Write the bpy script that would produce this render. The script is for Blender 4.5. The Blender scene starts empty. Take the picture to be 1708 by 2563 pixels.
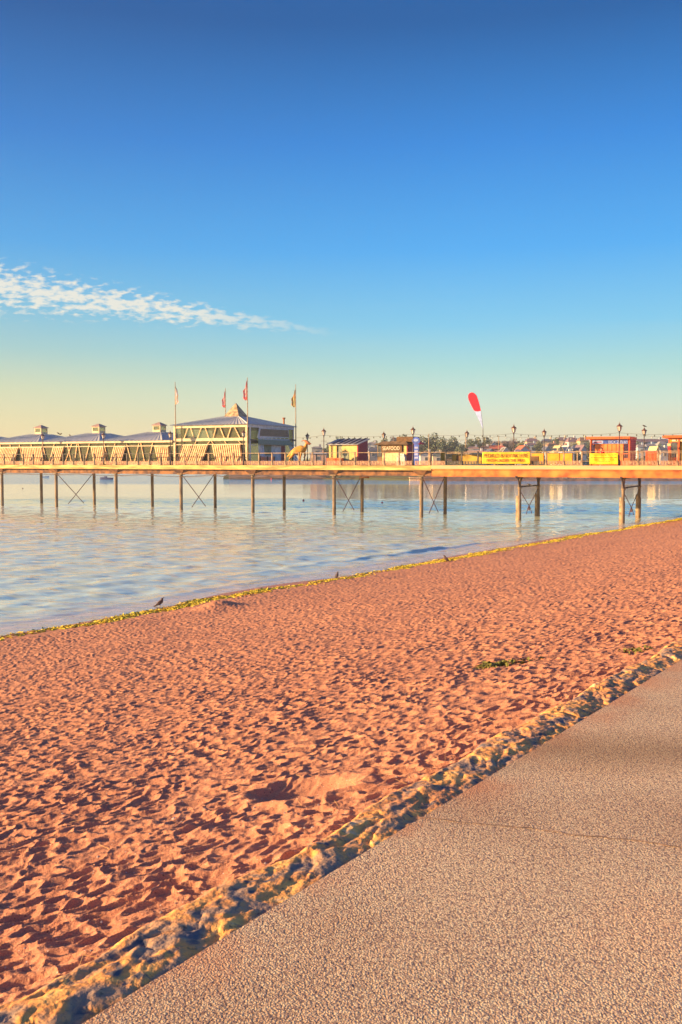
import bpy, bmesh, math, random
import numpy as np
from mathutils import Vector, Matrix
R = math.radians
random.seed(7); rng = np.random.default_rng(7)
S = bpy.context.scene
C = S.collection

# ------------------------------------------------------------------ camera
EYE = 5.3; F = 2300.0; HOR = 1156.0
PITCH = math.atan((1281.5 - HOR) / F)
cam_d = bpy.data.cameras.new('camera'); cam = bpy.data.objects.new('camera', cam_d); C.objects.link(cam)
cam.location = (0, 0, EYE); cam.rotation_euler = (math.pi/2 - PITCH, 0, 0)
cam_d.sensor_fit = 'HORIZONTAL'; cam_d.sensor_width = 24.0; cam_d.lens = 24.0 * F / 1708
cam_d.clip_start = 0.1; cam_d.clip_end = 9000
S.camera = cam
S.view_settings.view_transform = 'Standard'; S.view_settings.look = 'None'
EXPO = 1.45
S.view_settings.exposure = EXPO; S.view_settings.gamma = 1.0

HAZE = .0005
# ------------------------------------------------------------------ light
SUN_EL = 10.5
SUNV = Vector((-0.985, -0.13, 0)).normalized() * math.cos(R(SUN_EL)) + Vector((0, 0, math.sin(R(SUN_EL))))
ld = bpy.data.lights.new('sun', 'SUN'); ld.energy = 4.9; ld.angle = R(0.6); ld.color = (1.0, 0.61, 0.27)
sun = bpy.data.objects.new('sun', ld); C.objects.link(sun)
sun.rotation_euler = (-SUNV).to_track_quat('-Z', 'Y').to_euler(); sun.location = (-50, -20, 60)

def lin(c):
    return tuple(((v/255)/12.92 if v/255 <= .04045 else (((v/255)+.055)/1.055)**2.4) for v in c)

W = bpy.data.worlds.new('World'); S.world = W; W.use_nodes = True
nt = W.node_tree; nt.nodes.clear(); N = nt.nodes.new; L = nt.links.new
def math_(op, a, b=None, c=None, tree=None, clamp=False):
    t = tree or nt
    n = t.nodes.new('ShaderNodeMath'); n.operation = op; n.use_clamp = clamp
    for i, v in enumerate((a, b, c)):
        if v is None: continue
        if isinstance(v, (int, float)): n.inputs[i].default_value = v
        else: t.links.new(v, n.inputs[i])
    return n.outputs[0]
def ramp_(fac, stops, tree=None, interp='LINEAR'):
    t = tree or nt
    n = t.nodes.new('ShaderNodeValToRGB'); n.color_ramp.interpolation = interp
    e = n.color_ramp.elements
    while len(e) < len(stops): e.new(0.5)
    for i, (p, c) in enumerate(stops):
        e[i].position = p; e[i].color = (*c, 1) if len(c) == 3 else c
    t.links.new(fac, n.inputs[0]); return n.outputs[0]
def mix_(fac, a, b, tree=None, blend='MIX'):
    t = tree or nt
    n = t.nodes.new('ShaderNodeMix'); n.data_type = 'RGBA'; n.blend_type = blend
    for s, v in ((0, fac), (6, a), (7, b)):
        if isinstance(v, (int, float)): n.inputs[s].default_value = v
        elif isinstance(v, tuple): n.inputs[s].default_value = (*v[:3], 1)
        else: t.links.new(v, n.inputs[s])
    return n.outputs[2]
tc = N('ShaderNodeTexCoord'); sep = N('ShaderNodeSeparateXYZ'); L(tc.outputs['Generated'], sep.inputs[0])
X, Y, Z = sep.outputs
zc = math_('MAXIMUM', Z, 0.0)
centre = ramp_(zc, [(0, lin((255, 238, 192))), (.03, lin((244, 238, 202))), (.062, lin((216, 238, 220))), (.10, lin((176, 226, 224))),
                    (.145, lin((130, 208, 244))), (.22, lin((80, 178, 250))), (.32, lin((50, 142, 228))), (.42, lin((26, 98, 170))),
                    (1, lin((20, 62, 128)))])
left = ramp_(zc, [(0, lin((252, 224, 160))), (.035, lin((240, 226, 170))), (.075, lin((214, 222, 184))), (.115, lin((166, 208, 208))),
                  (.16, lin((122, 194, 226))), (.22, lin((80, 170, 234))), (.32, lin((48, 130, 210))), (.42, lin((26, 92, 162))),
                  (1, lin((20, 60, 124)))])
lf = math_('MULTIPLY_ADD', X, -1.9, 0.25, clamp=True)
sky = mix_(lf, centre, left)
# warm glow of the low sun, which stands to the left outside the frame
dot = N('ShaderNodeVectorMath'); dot.operation = 'DOT_PRODUCT'; L(tc.outputs['Generated'], dot.inputs[0]); dot.inputs[1].default_value = SUNV
glow = math_('POWER', math_('MAXIMUM', dot.outputs['Value'], 0.0), 10.0)
glowc = mix_(math_('MULTIPLY', glow, 1.0), (0, 0, 0), (2.2, 1.4, .6))
sky = mix_(1.0, sky, glowc, blend='ADD')
# broken fair-weather clouds low in the east
u = math_('DIVIDE', X, math_('MAXIMUM', Y, .01)); v = math_('DIVIDE', Z, math_('MAXIMUM', Y, .01))
# band centre and half width as direction slopes
cen = math_('MULTIPLY_ADD', u, -0.135, 0.1380)
hw = math_('MAXIMUM', math_('MULTIPLY_ADD', u, -0.060, 0.0020), 0.0040)
bd = math_('DIVIDE', math_('ABSOLUTE', math_('SUBTRACT', v, cen)), hw)
bandm = math_('SUBTRACT', 1.0, bd)
comb = N('ShaderNodeCombineXYZ'); L(math_('MULTIPLY', u, 72), comb.inputs[0]); L(math_('MULTIPLY', v, 190), comb.inputs[1])
nz = N('ShaderNodeTexNoise'); nz.inputs['Scale'].default_value = 1.0; nz.inputs['Detail'].default_value = 7; nz.inputs['Roughness'].default_value = .55
L(comb.outputs[0], nz.inputs['Vector'])
cm = math_('MULTIPLY_ADD', bandm, 0.16, math_('SUBTRACT', nz.outputs[0], 0.5))
cm = math_('MULTIPLY', cm, 6.0, clamp=True)
um = math_('MULTIPLY', math_('MULTIPLY_ADD', u, -6.0, 0.0, clamp=True), math_('GREATER_THAN', Y, 0.0))
cm = math_('MULTIPLY', math_('MULTIPLY', cm, um), math_('MULTIPLY_ADD', bandm, 1.6, 0.9, clamp=True))
# faint streaks of high haze
comb2 = N('ShaderNodeCombineXYZ'); L(math_('MULTIPLY', u, 3), comb2.inputs[0]); L(math_('MULTIPLY', v, 38), comb2.inputs[1])
nz2 = N('ShaderNodeTexNoise'); nz2.inputs['Scale'].default_value = 1.0; nz2.inputs['Detail'].default_value = 5
L(comb2.outputs[0], nz2.inputs['Vector'])
st = math_('MULTIPLY', math_('MULTIPLY', math_('SUBTRACT', nz2.outputs[0], .5), 0.45), math_('MULTIPLY_ADD', Z, -6.0, 1.2, clamp=True))
sky = mix_(math_('MULTIPLY', st, 1.0, clamp=True), sky, lin((225, 225, 205)))
sky = mix_(math_('MULTIPLY', cm, .82), sky, lin((255, 246, 226)))
nish = N('ShaderNodeTexSky'); nish.sky_type = 'NISHITA'; nish.sun_disc = False
nish.sun_elevation = R(SUN_EL); nish.sun_rotation = math.atan2(SUNV.x, SUNV.y)
b1 = N('ShaderNodeBackground'); L(sky, b1.inputs[0]); b1.inputs[1].default_value = 1.0 / 2**EXPO
b2 = N('ShaderNodeBackground'); L(nish.outputs[0], b2.inputs[0]); b2.inputs[1].default_value = 0.06
mx = N('ShaderNodeMixShader'); mx.inputs[0].default_value = 0.08
L(b1.outputs[0], mx.inputs[1]); L(b2.outputs[0], mx.inputs[2])
wo = N('ShaderNodeOutputWorld'); L(mx.outputs[0], wo.inputs[0])

# ------------------------------------------------------------------ pixel -> place
def ray(px, py):
    x = (px - 854) / F; y = (1281.5 - py) / F
    cp, sp = math.cos(PITCH), math.sin(PITCH)
    return Vector((x, cp + y*sp, -sp + y*cp))
K = 1.09
P0 = Vector((-37.8*K, 2300*K/22.6, 0)); _e = Vector((25.9*K, 2300*K/33.01, 0))
U = (_e - P0).normalized(); NV = Vector((-U.y, U.x, 0))
PROT = math.atan2(U.y, U.x)
def PP(px, py, w=0.0):
    d = ray(px, py); o = Vector((0, 0, EYE)); s = (w - (o - P0).dot(NV)) / d.dot(NV)
    p = o + d*s; return ((p - P0).dot(U), w, p.z)
def PT(px, py, t):
    d = ray(px, py); o = Vector((0, 0, EYE)); s = (t - (o - P0).dot(U)) / d.dot(U)
    p = o + d*s; return ((p - P0).dot(NV), p.z)
def T(px, w=0.0): return PP(px, HOR, w)[0]
def ZP(py, px, w=0.0): return PP(px, py, w)[2]
def world(t, w, z=0): 
    p = P0 + U*t + NV*w; return Vector((p.x, p.y, z))
def GP(px, py, z):
    d = ray(px, py); s = (z - EYE)/d.z; return Vector((0, 0, EYE)) + d*s
def DP(px, py, Yd):
    d = ray(px, py); s = Yd/d.y; return Vector((0, 0, EYE)) + d*s

# ------------------------------------------------------------------ materials
def mat(name, col, rough=.7, var=.15, scale=3.0, col2=None, bump=0.0, bscale=None, metal=0.0, spec=.4, coords='Object', stretch=(1, 1, 1), detail=6):
    m = bpy.data.materials.new(name); m.use_nodes = True; t = m.node_tree; p = t.nodes['Principled BSDF']
    tcn = t.nodes.new('ShaderNodeTexCoord'); mp = t.nodes.new('ShaderNodeMapping'); mp.inputs['Scale'].default_value = stretch
    t.links.new(tcn.outputs[coords], mp.inputs[0])
    n = t.nodes.new('ShaderNodeTexNoise'); n.inputs['Scale'].default_value = scale; n.inputs['Detail'].default_value = detail
    t.links.new(mp.outputs[0], n.inputs['Vector'])
    c2 = col2 or tuple(max(0, c*(1-var*2)) for c in col)
    c1 = col if col2 else tuple(min(1, c*(1+var)) for c in col)
    out = ramp_(n.outputs[0], [(.36, c2), (.64, c1)], tree=t)
    t.links.new(out, p.inputs['Base Color'])
    p.inputs['Roughness'].default_value = rough; p.inputs['Metallic'].default_value = metal
    p.inputs['Specular IOR Level'].default_value = spec
    if bump:
        n2 = t.nodes.new('ShaderNodeTexNoise'); n2.inputs['Scale'].default_value = bscale or scale*4; n2.inputs['Detail'].default_value = 5
        t.links.new(mp.outputs[0], n2.inputs['Vector'])
        b = t.nodes.new('ShaderNodeBump'); b.inputs['Strength'].default_value = bump; b.inputs['Distance'].default_value = .02
        t.links.new(n2.outputs[0], b.inputs['Height']); t.links.new(b.outputs[0], p.inputs['Normal'])
    return m
M = {}
M['cream'] = mat('cream_paint', (.66, .56, .38), .6, .12, 2.5)
M['white'] = mat('white_paint', (.74, .72, .66), .55, .1, 3)
M['fascia'] = mat('pier_fascia', (.72, .46, .16), .7, .25, 1.2, stretch=(.4, 1, 3), bump=.2)
M['fascia2'] = mat('pier_fascia_pale', (.66, .48, .20), .7, .25, .9, stretch=(.4, 1, 3), bump=.2, col2=(.46, .38, .27))
M['deck'] = mat('deck_boards', (.30, .2, .1), .8, .3, 2)
M['girder'] = mat('rusty_brown_girder', (.34, .16, .07), .85, .3, 1.6, col2=(.10, .055, .05), bump=.3)
M['rust'] = mat('orange_rust_girder', (.74, .29, .07), .8, .3, .9, col2=(.36, .10, .035), bump=.4, bscale=10)
M['concrete'] = mat('weathered_concrete', (.30, .22, .14), .85, .2, 3, col2=(.15, .11, .085), bump=.4, stretch=(1, 1, .4))
M['iron'] = mat('dark_iron', (.07, .05, .06), .6, .2, 6)
M['brace'] = mat('purple_brown_iron', (.13, .07, .10), .6, .2, 6)
M['railpost'] = mat('pale_rail_paint', (.52, .38, .24), .6, .3, 4, col2=(.22, .15, .11))
M['raildark'] = mat('dark_rail_paint', (.10, .09, .09), .6, .3, 4)
M['panel'] = mat('cast_panel', (.62, .36, .22), .7, .3, 5, col2=(.30, .19, .15))
M['roof'] = mat('blue_grey_roofing', (.60, .64, .68), .55, .12, 2.0, stretch=(8, .6, 1))
M['tile'] = mat('small_slate', (.42, .30, .30), .7, .2, 6)
M['ochre'] = mat('ochre_lead', (.50, .37, .23), .7, .25, 3)
M['canopy'] = mat('canopy_boards', (.92, .60, .34), .7, .15, 3)
M['recess'] = mat('dark_recess', (.30, .15, .07), .8, .2, 3)
M['bluewhite'] = mat('grey_white_corrugated', (.62, .66, .78), .5, .1, 3)
M['purple'] = mat('purple_glass', (.07, .035, .085), .2, .3, 8)
M['curtain'] = mat('green_grey_curtain', (.30, .36, .28), .8, .3, 4, stretch=(6, 6, .5))
M['floor'] = mat('inner_floor', (.25, .18, .12), .8)
M['yellow'] = mat('cream_yellow_wall', (.74, .56, .22), .75, .08, 2)
M['redend'] = mat('crimson_boards', (.42, .05, .09), .7, .2, 6, stretch=(1, 1, 8))
M['redkiosk'] = mat('orange_red_paint', (.82, .16, .05), .6, .12, 2.5, stretch=(3, 3, 1))
M['redkiosk2'] = mat('pink_red_paint', (.42, .07, .08), .6, .15, 2.5)
M['orangedoor'] = mat('orange_shutter', (.88, .27, .08), .6, .12, 3)
M['brown'] = mat('brown_sign', (.16, .085, .035), .7, .2, 3)
M['brownroof'] = mat('brown_felt_roof', (.26, .17, .09), .8, .2, 2)
M['letter'] = mat('white_letters', (.85, .8, .62), .6, .03)
M['ban'] = mat('yellow_banner', (.86, .42, .015), .6, .1, 1.4, col2=(.86, .52, .02))
M['ban2'] = mat('bright_yellow_banner', (.88, .60, .01), .6, .1, 1.6)
M['hoard'] = mat('mustard_hoarding', (.50, .33, .05), .7, .25, .8)
M['hoard2'] = mat('orange_hoarding', (.88, .42, .03), .7, .2, .8)
M['ink'] = mat('brown_lettering', (.16, .05, .02), .7, .05)
M['ink2'] = mat('orange_lettering', (.72, .16, .01), .7, .05)
M['blue'] = mat('blue_board', (.06, .13, .62), .5, .2, 3)
M['bluelt'] = mat('pale_blue_board', (.35, .42, .78), .5, .2, 3)
M['flagred'] = mat('scarlet_cloth', (.78, .0, .035), .7, .08)
M['flagwhite'] = mat('shade_tinted_white', (.34, .46, .85), .7, .08)  # white cloth with its blue shade put into the colour
M['flaguk'] = mat('red_white_cloth', (.78, .08, .08), .8, .1, 2.6, col2=(.55, .45, .50), detail=1)
M['flaglilac'] = mat('lilac_cloth', (.62, .56, .66), .8, .1, 2.6, col2=(.62, .46, .25), detail=1)
M['flagtan'] = mat('tan_cloth', (.62, .34, .14), .8, .1, 2.8, col2=(.30, .36, .18), detail=1)
M['dino'] = mat('mustard_hide', (.80, .46, .06), .7, .3, 1.6, col2=(.50, .2, .06), bump=.3)
M['dinohead'] = mat('red_brown_hide', (.42, .14, .06), .7, .2, 3)
M['lglass'] = mat('lantern_glass', (.72, .62, .56), .15, .1, 4, spec=.8)
M['lcap'] = mat('brown_lantern_cap', (.16, .075, .06), .5, .2, 4)
M['bulb'] = mat('opal_bulb', (.55, .55, .5), .3, .1)
M['bulbdark'] = mat('bulb_holder', (.10, .12, .10), .5, .1)
M['bird'] = mat('grey_brown_feathers', (.13, .085, .09), .7, .3, 30)
M['birdgrey'] = mat('slate_feathers', (.16, .13, .15), .7, .3, 25)
M['gull'] = mat('white_feathers', (.7, .62, .55), .7, .1)
M['wing'] = mat('dark_wing', (.09, .05, .035), .7, .2)
M['skin'] = mat('skin', (.62, .33, .2), .6, .05)
M['redshirt'] = mat('red_jersey', (.85, .01, .03), .8, .08)
M['hair'] = mat('dark_hair', (.03, .015, .012), .6, .1)
M['trousers'] = mat('dark_trousers', (.06, .05, .07), .8, .1)
M['hullblue'] = mat('navy_hull', (.05, .07, .2), .4, .1)
M['hullwhite'] = mat('white_hull', (.75, .75, .78), .4, .05)
M['hullorange'] = mat('orange_hull', (.80, .33, .09), .5, .1)
M['hullred'] = mat('red_plastic', (.75, .04, .07), .4, .1)
M['bark'] = mat('bark', (.12, .08, .05), .9, .3, 4)
M['leafA'] = mat('foliage_dark', (.17, .21, .12), .8, .3, .35, col2=(.08, .13, .10))
M['leafB'] = mat('foliage_olive', (.26, .26, .11), .8, .3, .35, col2=(.10, .14, .09))
M['leafC'] = mat('foliage_purple', (.24, .17, .18), .8, .3, .35, col2=(.12, .11, .13))
M['pane'] = mat('window_pane', (.10, .12, .15), .15, .2)
M['weed'] = mat('green_yellow_weed', (.80, .60, .05), .6, .2, 1.2, col2=(.52, .52, .05), bump=.4)
M['weedgreen'] = mat('green_weed', (.19, .19, .04), .6, .3, 9)
M['cabin_roof'] = mat('grey_slope_roof', (.34, .36, .42), .6, .25, 1.2, stretch=(1.5, 8, 1))
def wallmat(name, c): 
    if name not in M: M[name] = mat(name, c, .8, .08, 1.0)
    return M[name]
def glass_mat():
    m = bpy.data.materials.new('tinted_window_glass'); m.use_nodes = True; t = m.node_tree; p = t.nodes['Principled BSDF']
    p.inputs['Base Color'].default_value = (.16, .17, .12, 1); p.inputs['Roughness'].default_value = .08; p.inputs['Specular IOR Level'].default_value = .6
    tr = t.nodes.new('ShaderNodeBsdfTransparent'); tr.inputs[0].default_value = (.85, .9, .75, 1)
    mxs = t.nodes.new('ShaderNodeMixShader'); mxs.inputs[0].default_value = .42
    t.links.new(tr.outputs[0], mxs.inputs[1]); t.links.new(p.outputs[0], mxs.inputs[2])
    t.links.new(mxs.outputs[0], t.nodes['Material Output'].inputs[0]); return m
M['glass'] = glass_mat()

# ------------------------------------------------------------------ mesh helpers
class MB:
    def __init__(s): s.v = []; s.f = []
    def poly(s, pts):
        i = len(s.v); s.v += [tuple(p) for p in pts]; s.f.append(tuple(range(i, i+len(pts)))); return s
    def hexa(s, b, t):   # bottom 4, top 4 points
        i = len(s.v); s.v += [tuple(p) for p in b] + [tuple(p) for p in t]
        s.f += [(i+3, i+2, i+1, i), (i+4, i+5, i+6, i+7)] + [(i+k, i+(k+1) % 4, i+4+(k+1) % 4, i+4+k) for k in range(4)]; return s
    def box(s, x0, x1, y0, y1, z0, z1):
        return s.hexa([(x0, y0, z0), (x1, y0, z0), (x1, y1, z0), (x0, y1, z0)], [(x0, y0, z1), (x1, y0, z1), (x1, y1, z1), (x0, y1, z1)])
    def prism(s, pts, y0, y1):   # pts in x,z, extruded along y
        n = len(pts); i = len(s.v)
        s.v += [(p[0], y0, p[1]) for p in pts] + [(p[0], y1, p[1]) for p in pts]
        s.f += [tuple(range(i, i+n)), tuple(range(i+2*n-1, i+n-1, -1))] + [(i+k, i+n+k, i+n+(k+1) % n, i+(k+1) % n) for k in range(n)]; return s
    def tube(s, path, rad, n=8, cap=True):
        path = [Vector(p) for p in path]
        if isinstance(rad, (int, float)): rad = [rad]*len(path)
        i0 = len(s.v)
        for k, p in enumerate(path):
            d = (path[min(k+1, len(path)-1)] - path[max(k-1, 0)])
            d = d.normalized() if d.length > 1e-9 else Vector((0, 0, 1))
            a = d.orthogonal().normalized() if k == 0 else (pa - d*pa.dot(d)).normalized()
            pa = a; b = d.cross(a)
            for j in range(n):
                q = p + (a*math.cos(2*math.pi*j/n) + b*math.sin(2*math.pi*j/n))*rad[k]; s.v.append(tuple(q))
        for k in range(len(path)-1):
            for j in range(n):
                a0 = i0+k*n+j; a1 = i0+k*n+(j+1) % n; s.f.append((a0, a1, a1+n, a0+n))
        if cap:
            s.f.append(tuple(range(i0+n-1, i0-1, -1))); e = i0+(len(path)-1)*n; s.f.append(tuple(range(e, e+n)))
        return s
    def ring(s, c, r, th, dp=.03, n=10):    # flat ring in xz plane
        i = len(s.v)
        for k in range(n):
            a = 2*math.pi*k/n
            for rr, y in ((r, -dp/2), (r-th, -dp/2), (r-th, dp/2), (r, dp/2)):
                s.v.append((c[0]+rr*math.cos(a), c[1]+y, c[2]+rr*math.sin(a)))
        for k in range(n):
            for j in range(4):
                a0 = i+k*4+j; a1 = i+k*4+(j+1) % 4; b0 = i+((k+1) % n)*4+j; b1 = i+((k+1) % n)*4+(j+1) % 4
                s.f.append((a0, a1, b1, b0))
        return s
    def build(s, name, m, parent=None, smooth=False):
        me = bpy.data.meshes.new(name); me.from_pydata(s.v, [], s.f); me.materials.append(m)
        if smooth: me.polygons.foreach_set('use_smooth', [True]*len(me.polygons))
        me.update()
        bm = bmesh.new(); bm.from_mesh(me); bmesh.ops.recalc_face_normals(bm, faces=bm.faces); bm.to_mesh(me); bm.free()
        o = bpy.data.objects.new(name, me); C.objects.link(o)
        if parent: o.parent = parent
        return o
def tag(o, label=None, cat=None, group=None, kind=None):
    if label: o['label'] = label
    if cat: o['category'] = cat
    if group: o['group'] = group
    if kind: o['kind'] = kind
    return o
def thing(name, label, cat, loc, rz=0.0, group=None):
    o = bpy.data.objects.new(name, None); C.objects.link(o); o.location = loc; o.rotation_euler = (0, 0, rz)
    o.empty_display_size = .2
    return tag(o, label, cat, group)
def pthing(name, label, cat, t, w, z, group=None): return thing(name, label, cat, world(t, w, z), PROT, group)
def copy_tree(o, parent=None):
    c = o.copy(); C.objects.link(c)
    if parent: c.parent = parent
    for ch in list(o.children): copy_tree(ch, c)
    return c
def skin(name, verts, edges, radii, m, parent=None, sub=1, root=0):
    me = bpy.data.meshes.new(name); me.from_pydata(verts, edges, []); me.materials.append(m)
    o = bpy.data.objects.new(name, me); C.objects.link(o)
    sk = o.modifiers.new('skin', 'SKIN'); sk.use_smooth_shade = True
    if not me.skin_vertices: me.attributes  # layer made by the modifier
    lay = me.skin_vertices[0] if len(me.skin_vertices) else None
    if lay is None:
        bm = bmesh.new(); bm.from_mesh(me); bm.verts.layers.skin.verify(); bm.to_mesh(me); bm.free(); lay = me.skin_vertices[0]
    for i, r in enumerate(radii):
        lay.data[i].radius = r if isinstance(r, tuple) else (r, r); lay.data[i].use_root = (i == root)
    ss = o.modifiers.new('sub', 'SUBSURF'); ss.levels = sub; ss.render_levels = sub
    if parent: o.parent = parent
    return o
def text(name, s, size, m, parent, loc, rot, ext=.01, sx=1.0, align='LEFT'):
    cu = bpy.data.curves.new(name, 'FONT'); cu.body = s; cu.size = size; cu.extrude = ext; cu.align_x = align; cu.offset = 0
    tmp = bpy.data.objects.new('tmp', cu); C.objects.link(tmp)
    bpy.context.view_layer.update()
    me = bpy.data.meshes.new_from_object(tmp.evaluated_get(bpy.context.evaluated_depsgraph_get()))
    bpy.data.objects.remove(tmp); me.name = name; me.materials.clear(); me.materials.append(m)
    o = bpy.data.objects.new(name, me); C.objects.link(o); o.parent = parent; o.location = loc; o.rotation_euler = rot; o.scale = (sx, 1, 1)
    return o
def text_fit(name, s, m, parent, x0, x1, y, z0, z1, ext=.01):
    o = text(name, s, 1.0, m, parent, (0, 0, 0), (math.pi/2, 0, 0), ext)
    xs = [v.co.x for v in o.data.vertices]; ys = [v.co.y for v in o.data.vertices]
    sx = (x1-x0)/(max(xs)-min(xs)); sy = (z1-z0)/(max(ys)-min(ys))
    for v_ in o.data.vertices:
        v_.co = Vector((x0+(v_.co.x-min(xs))*sx, z0+(v_.co.y-min(ys))*sy, v_.co.z))
    o.location = (0, y, 0); o.scale = (1, 1, 1); return o

# ------------------------------------------------------------------ numpy noise
def _hash(ix, iy, seed):
    h = (ix.astype(np.int64)*374761393 + iy.astype(np.int64)*668265263 + seed*1442695041) & 0xffffffff
    h = ((h ^ (h >> 13))*1274126177) & 0xffffffff; h = (h ^ (h >> 16)) & 0xffffffff
    return h / 4294967295.0
def vnoise(x, y, seed=0):
    ix = np.floor(x); iy = np.floor(y); fx = x-ix; fy = y-iy
    fx = fx*fx*fx*(fx*(fx*6-15)+10); fy = fy*fy*fy*(fy*(fy*6-15)+10)
    a = _hash(ix, iy, seed); b = _hash(ix+1, iy, seed); c = _hash(ix, iy+1, seed); d = _hash(ix+1, iy+1, seed)
    return (a*(1-fx)+b*fx)*(1-fy) + (c*(1-fx)+d*fx)*fy
def fbm(x, y, o=4, seed=0, g=.5):
    s = 0; a = 1; tot = 0
    for k in range(o): s = s + a*vnoise(x*2**k+17*k, y*2**k-9*k, seed+k); tot += a; a *= g
    return s/tot
def worley(x, y, seed=0, jit=.9):
    ix = np.floor(x); iy = np.floor(y); f1 = np.full(x.shape, 9.0); f2 = np.full(x.shape, 9.0); idn = np.zeros(x.shape); dx1 = np.zeros(x.shape); dy1 = np.zeros(x.shape)
    for a in (-1, 0, 1):
        for b in (-1, 0, 1):
            cx = ix+a; cy = iy+b
            qx = cx+.5+(_hash(cx, cy, seed)-.5)*jit - x; qy = cy+.5+(_hash(cx, cy, seed+5)-.5)*jit - y
            d = qx*qx+qy*qy; hid = _hash(cx, cy, seed+9)
            n = d < f1
            f2 = np.where(n, f1, np.minimum(f2, d)); f1 = np.where(n, d, f1); idn = np.where(n, hid, idn)
            dx1 = np.where(n, qx, dx1); dy1 = np.where(n, qy, dy1)
    return np.sqrt(f1), np.sqrt(f2), idn, dx1, dy1
def grid_mesh(name, Xa, Ya, Za, keep, m, smooth=True):
    r, c = Xa.shape; co = np.stack([Xa, Ya, Za], -1).reshape(-1, 3).astype(np.float32)
    i = np.arange(r*c).reshape(r, c)
    q = np.stack([i[:-1, :-1], i[:-1, 1:], i[1:, 1:], i[1:, :-1]], -1)
    kq = keep[:-1, :-1] & keep[1:, 1:] & keep[:-1, 1:] & keep[1:, :-1]
    q = q[kq]
    used = np.zeros(r*c, bool); used[q.ravel()] = True; remap = np.cumsum(used)-1
    co = co[used]; q = remap[q]
    me = bpy.data.meshes.new(name); me.vertices.add(len(co)); me.vertices.foreach_set('co', co.ravel())
    me.loops.add(q.size); me.loops.foreach_set('vertex_index', q.ravel().astype(np.int32))
    me.polygons.add(len(q)); me.polygons.foreach_set('loop_start', (np.arange(len(q))*4).astype(np.int32))
    me.polygons.foreach_set('use_smooth', np.full(len(q), smooth)); me.update(); me.validate()
    me.materials.append(m); o = bpy.data.objects.new(name, me); C.objects.link(o); return o

# ------------------------------------------------------------------ beach frame: a along the wall, b seaward
AV = Vector((.587, .810)).normalized(); BV = Vector((-AV.y, AV.x)); WP = Vector((.369, 4.116)); PROM = EYE - 1.6
def pq(x, y): return (x-WP.x)*AV.x+(y-WP.y)*AV.y, (x-WP.x)*BV.x+(y-WP.y)*BV.y
def xy(p, q): return WP.x+AV.x*p+BV.x*q, WP.y+AV.y*p+BV.y*q
ZS = PROM - .15
QS = 23.15
def sand_base(p, q):
    k = np.clip(q/QS, 0, 3)
    kk = np.clip(1-k, 0, 2)
    return ZS*(.86*kk**1.35 + .14*kk) - .07*np.clip(q-QS, 0, 50)
def sand_h(x, y):
    p, q = pq(x, y); z = sand_base(p, q)
    wob = (fbm(p*.15, q*.15, 3, 3)-.5)
    lev = QS + (vnoise(p*.12, p*0+2, 4)-.5)*1.2
    dry = np.clip((lev-1.35-q)/.5, 0, 1)                                  # footprints stop at the weed line
    # direction of trampling: cells stretched along view-left/right
    wx = x + (fbm(x*1.9, y*1.9, 3, 11)-.5)*.22; wy = y + (fbm(x*1.9+50, y*1.9, 3, 12)-.5)*.22
    ca, sa = math.cos(R(24)), math.sin(R(24))
    gx = (wx*ca+wy*sa)/.185; gy = (-wx*sa+wy*ca)/.098
    f1, f2, idn, dx, dy = worley(gx, gy, 1)
    bowl = np.minimum(f1*1.5, 1.0)**1.7
    dep = .009+.024*idn
    ed = f2-f1
    h = (bowl-.55)*dep*.75 + np.exp(-(ed/.26)**1.5)*(.003+.017*vnoise(x*2.2, y*2.2, 19))
    f1b, _, idb, _, _ = worley(gx*2.3+7, gy*2.1+3, 21)
    h += (np.minimum(f1b*1.5, 1)**1.5-.5)*.010*(.3+idb)
    h += (fbm(x*9, y*9, 4, 31)-.5)*.022 + (fbm(x*1.1, y*1.1, 2, 33)-.5)*.03
    h += (fbm(x*30, y*30, 2, 41)-.5)*.006
    # a few smooth dips and one dug hollow near the wall
    g = GP(770, 2010, ZS-.35); dd = np.sqrt(((x-g.x)/.36)**2+((y-g.y)/.28)**2)
    h = h*np.where(dd < 1.3, np.clip(dd-.3, 0, 1), 1) + np.where(dd < 1.6, -.09*np.exp(-dd**2*2.2) + .035*np.exp(-((dd-1.05)/.25)**2), 0)
    g = GP(542, 1507, .55); dd = np.sqrt(((x-g.x)/.75)**2+((y-g.y)/.9)**2)
    mound = .26*np.exp(-dd**2*1.3)
    edge = np.clip((q-.2)/.4, 0, 1)
    return z + h*dry*(.35+.65*edge) + mound + wob*.10*np.clip(q/3, 0, 1)*np.clip((QS-q)/3, 0, 1) + (lev-QS)*.05*np.clip((q-15)/7, 0, 1)

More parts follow.
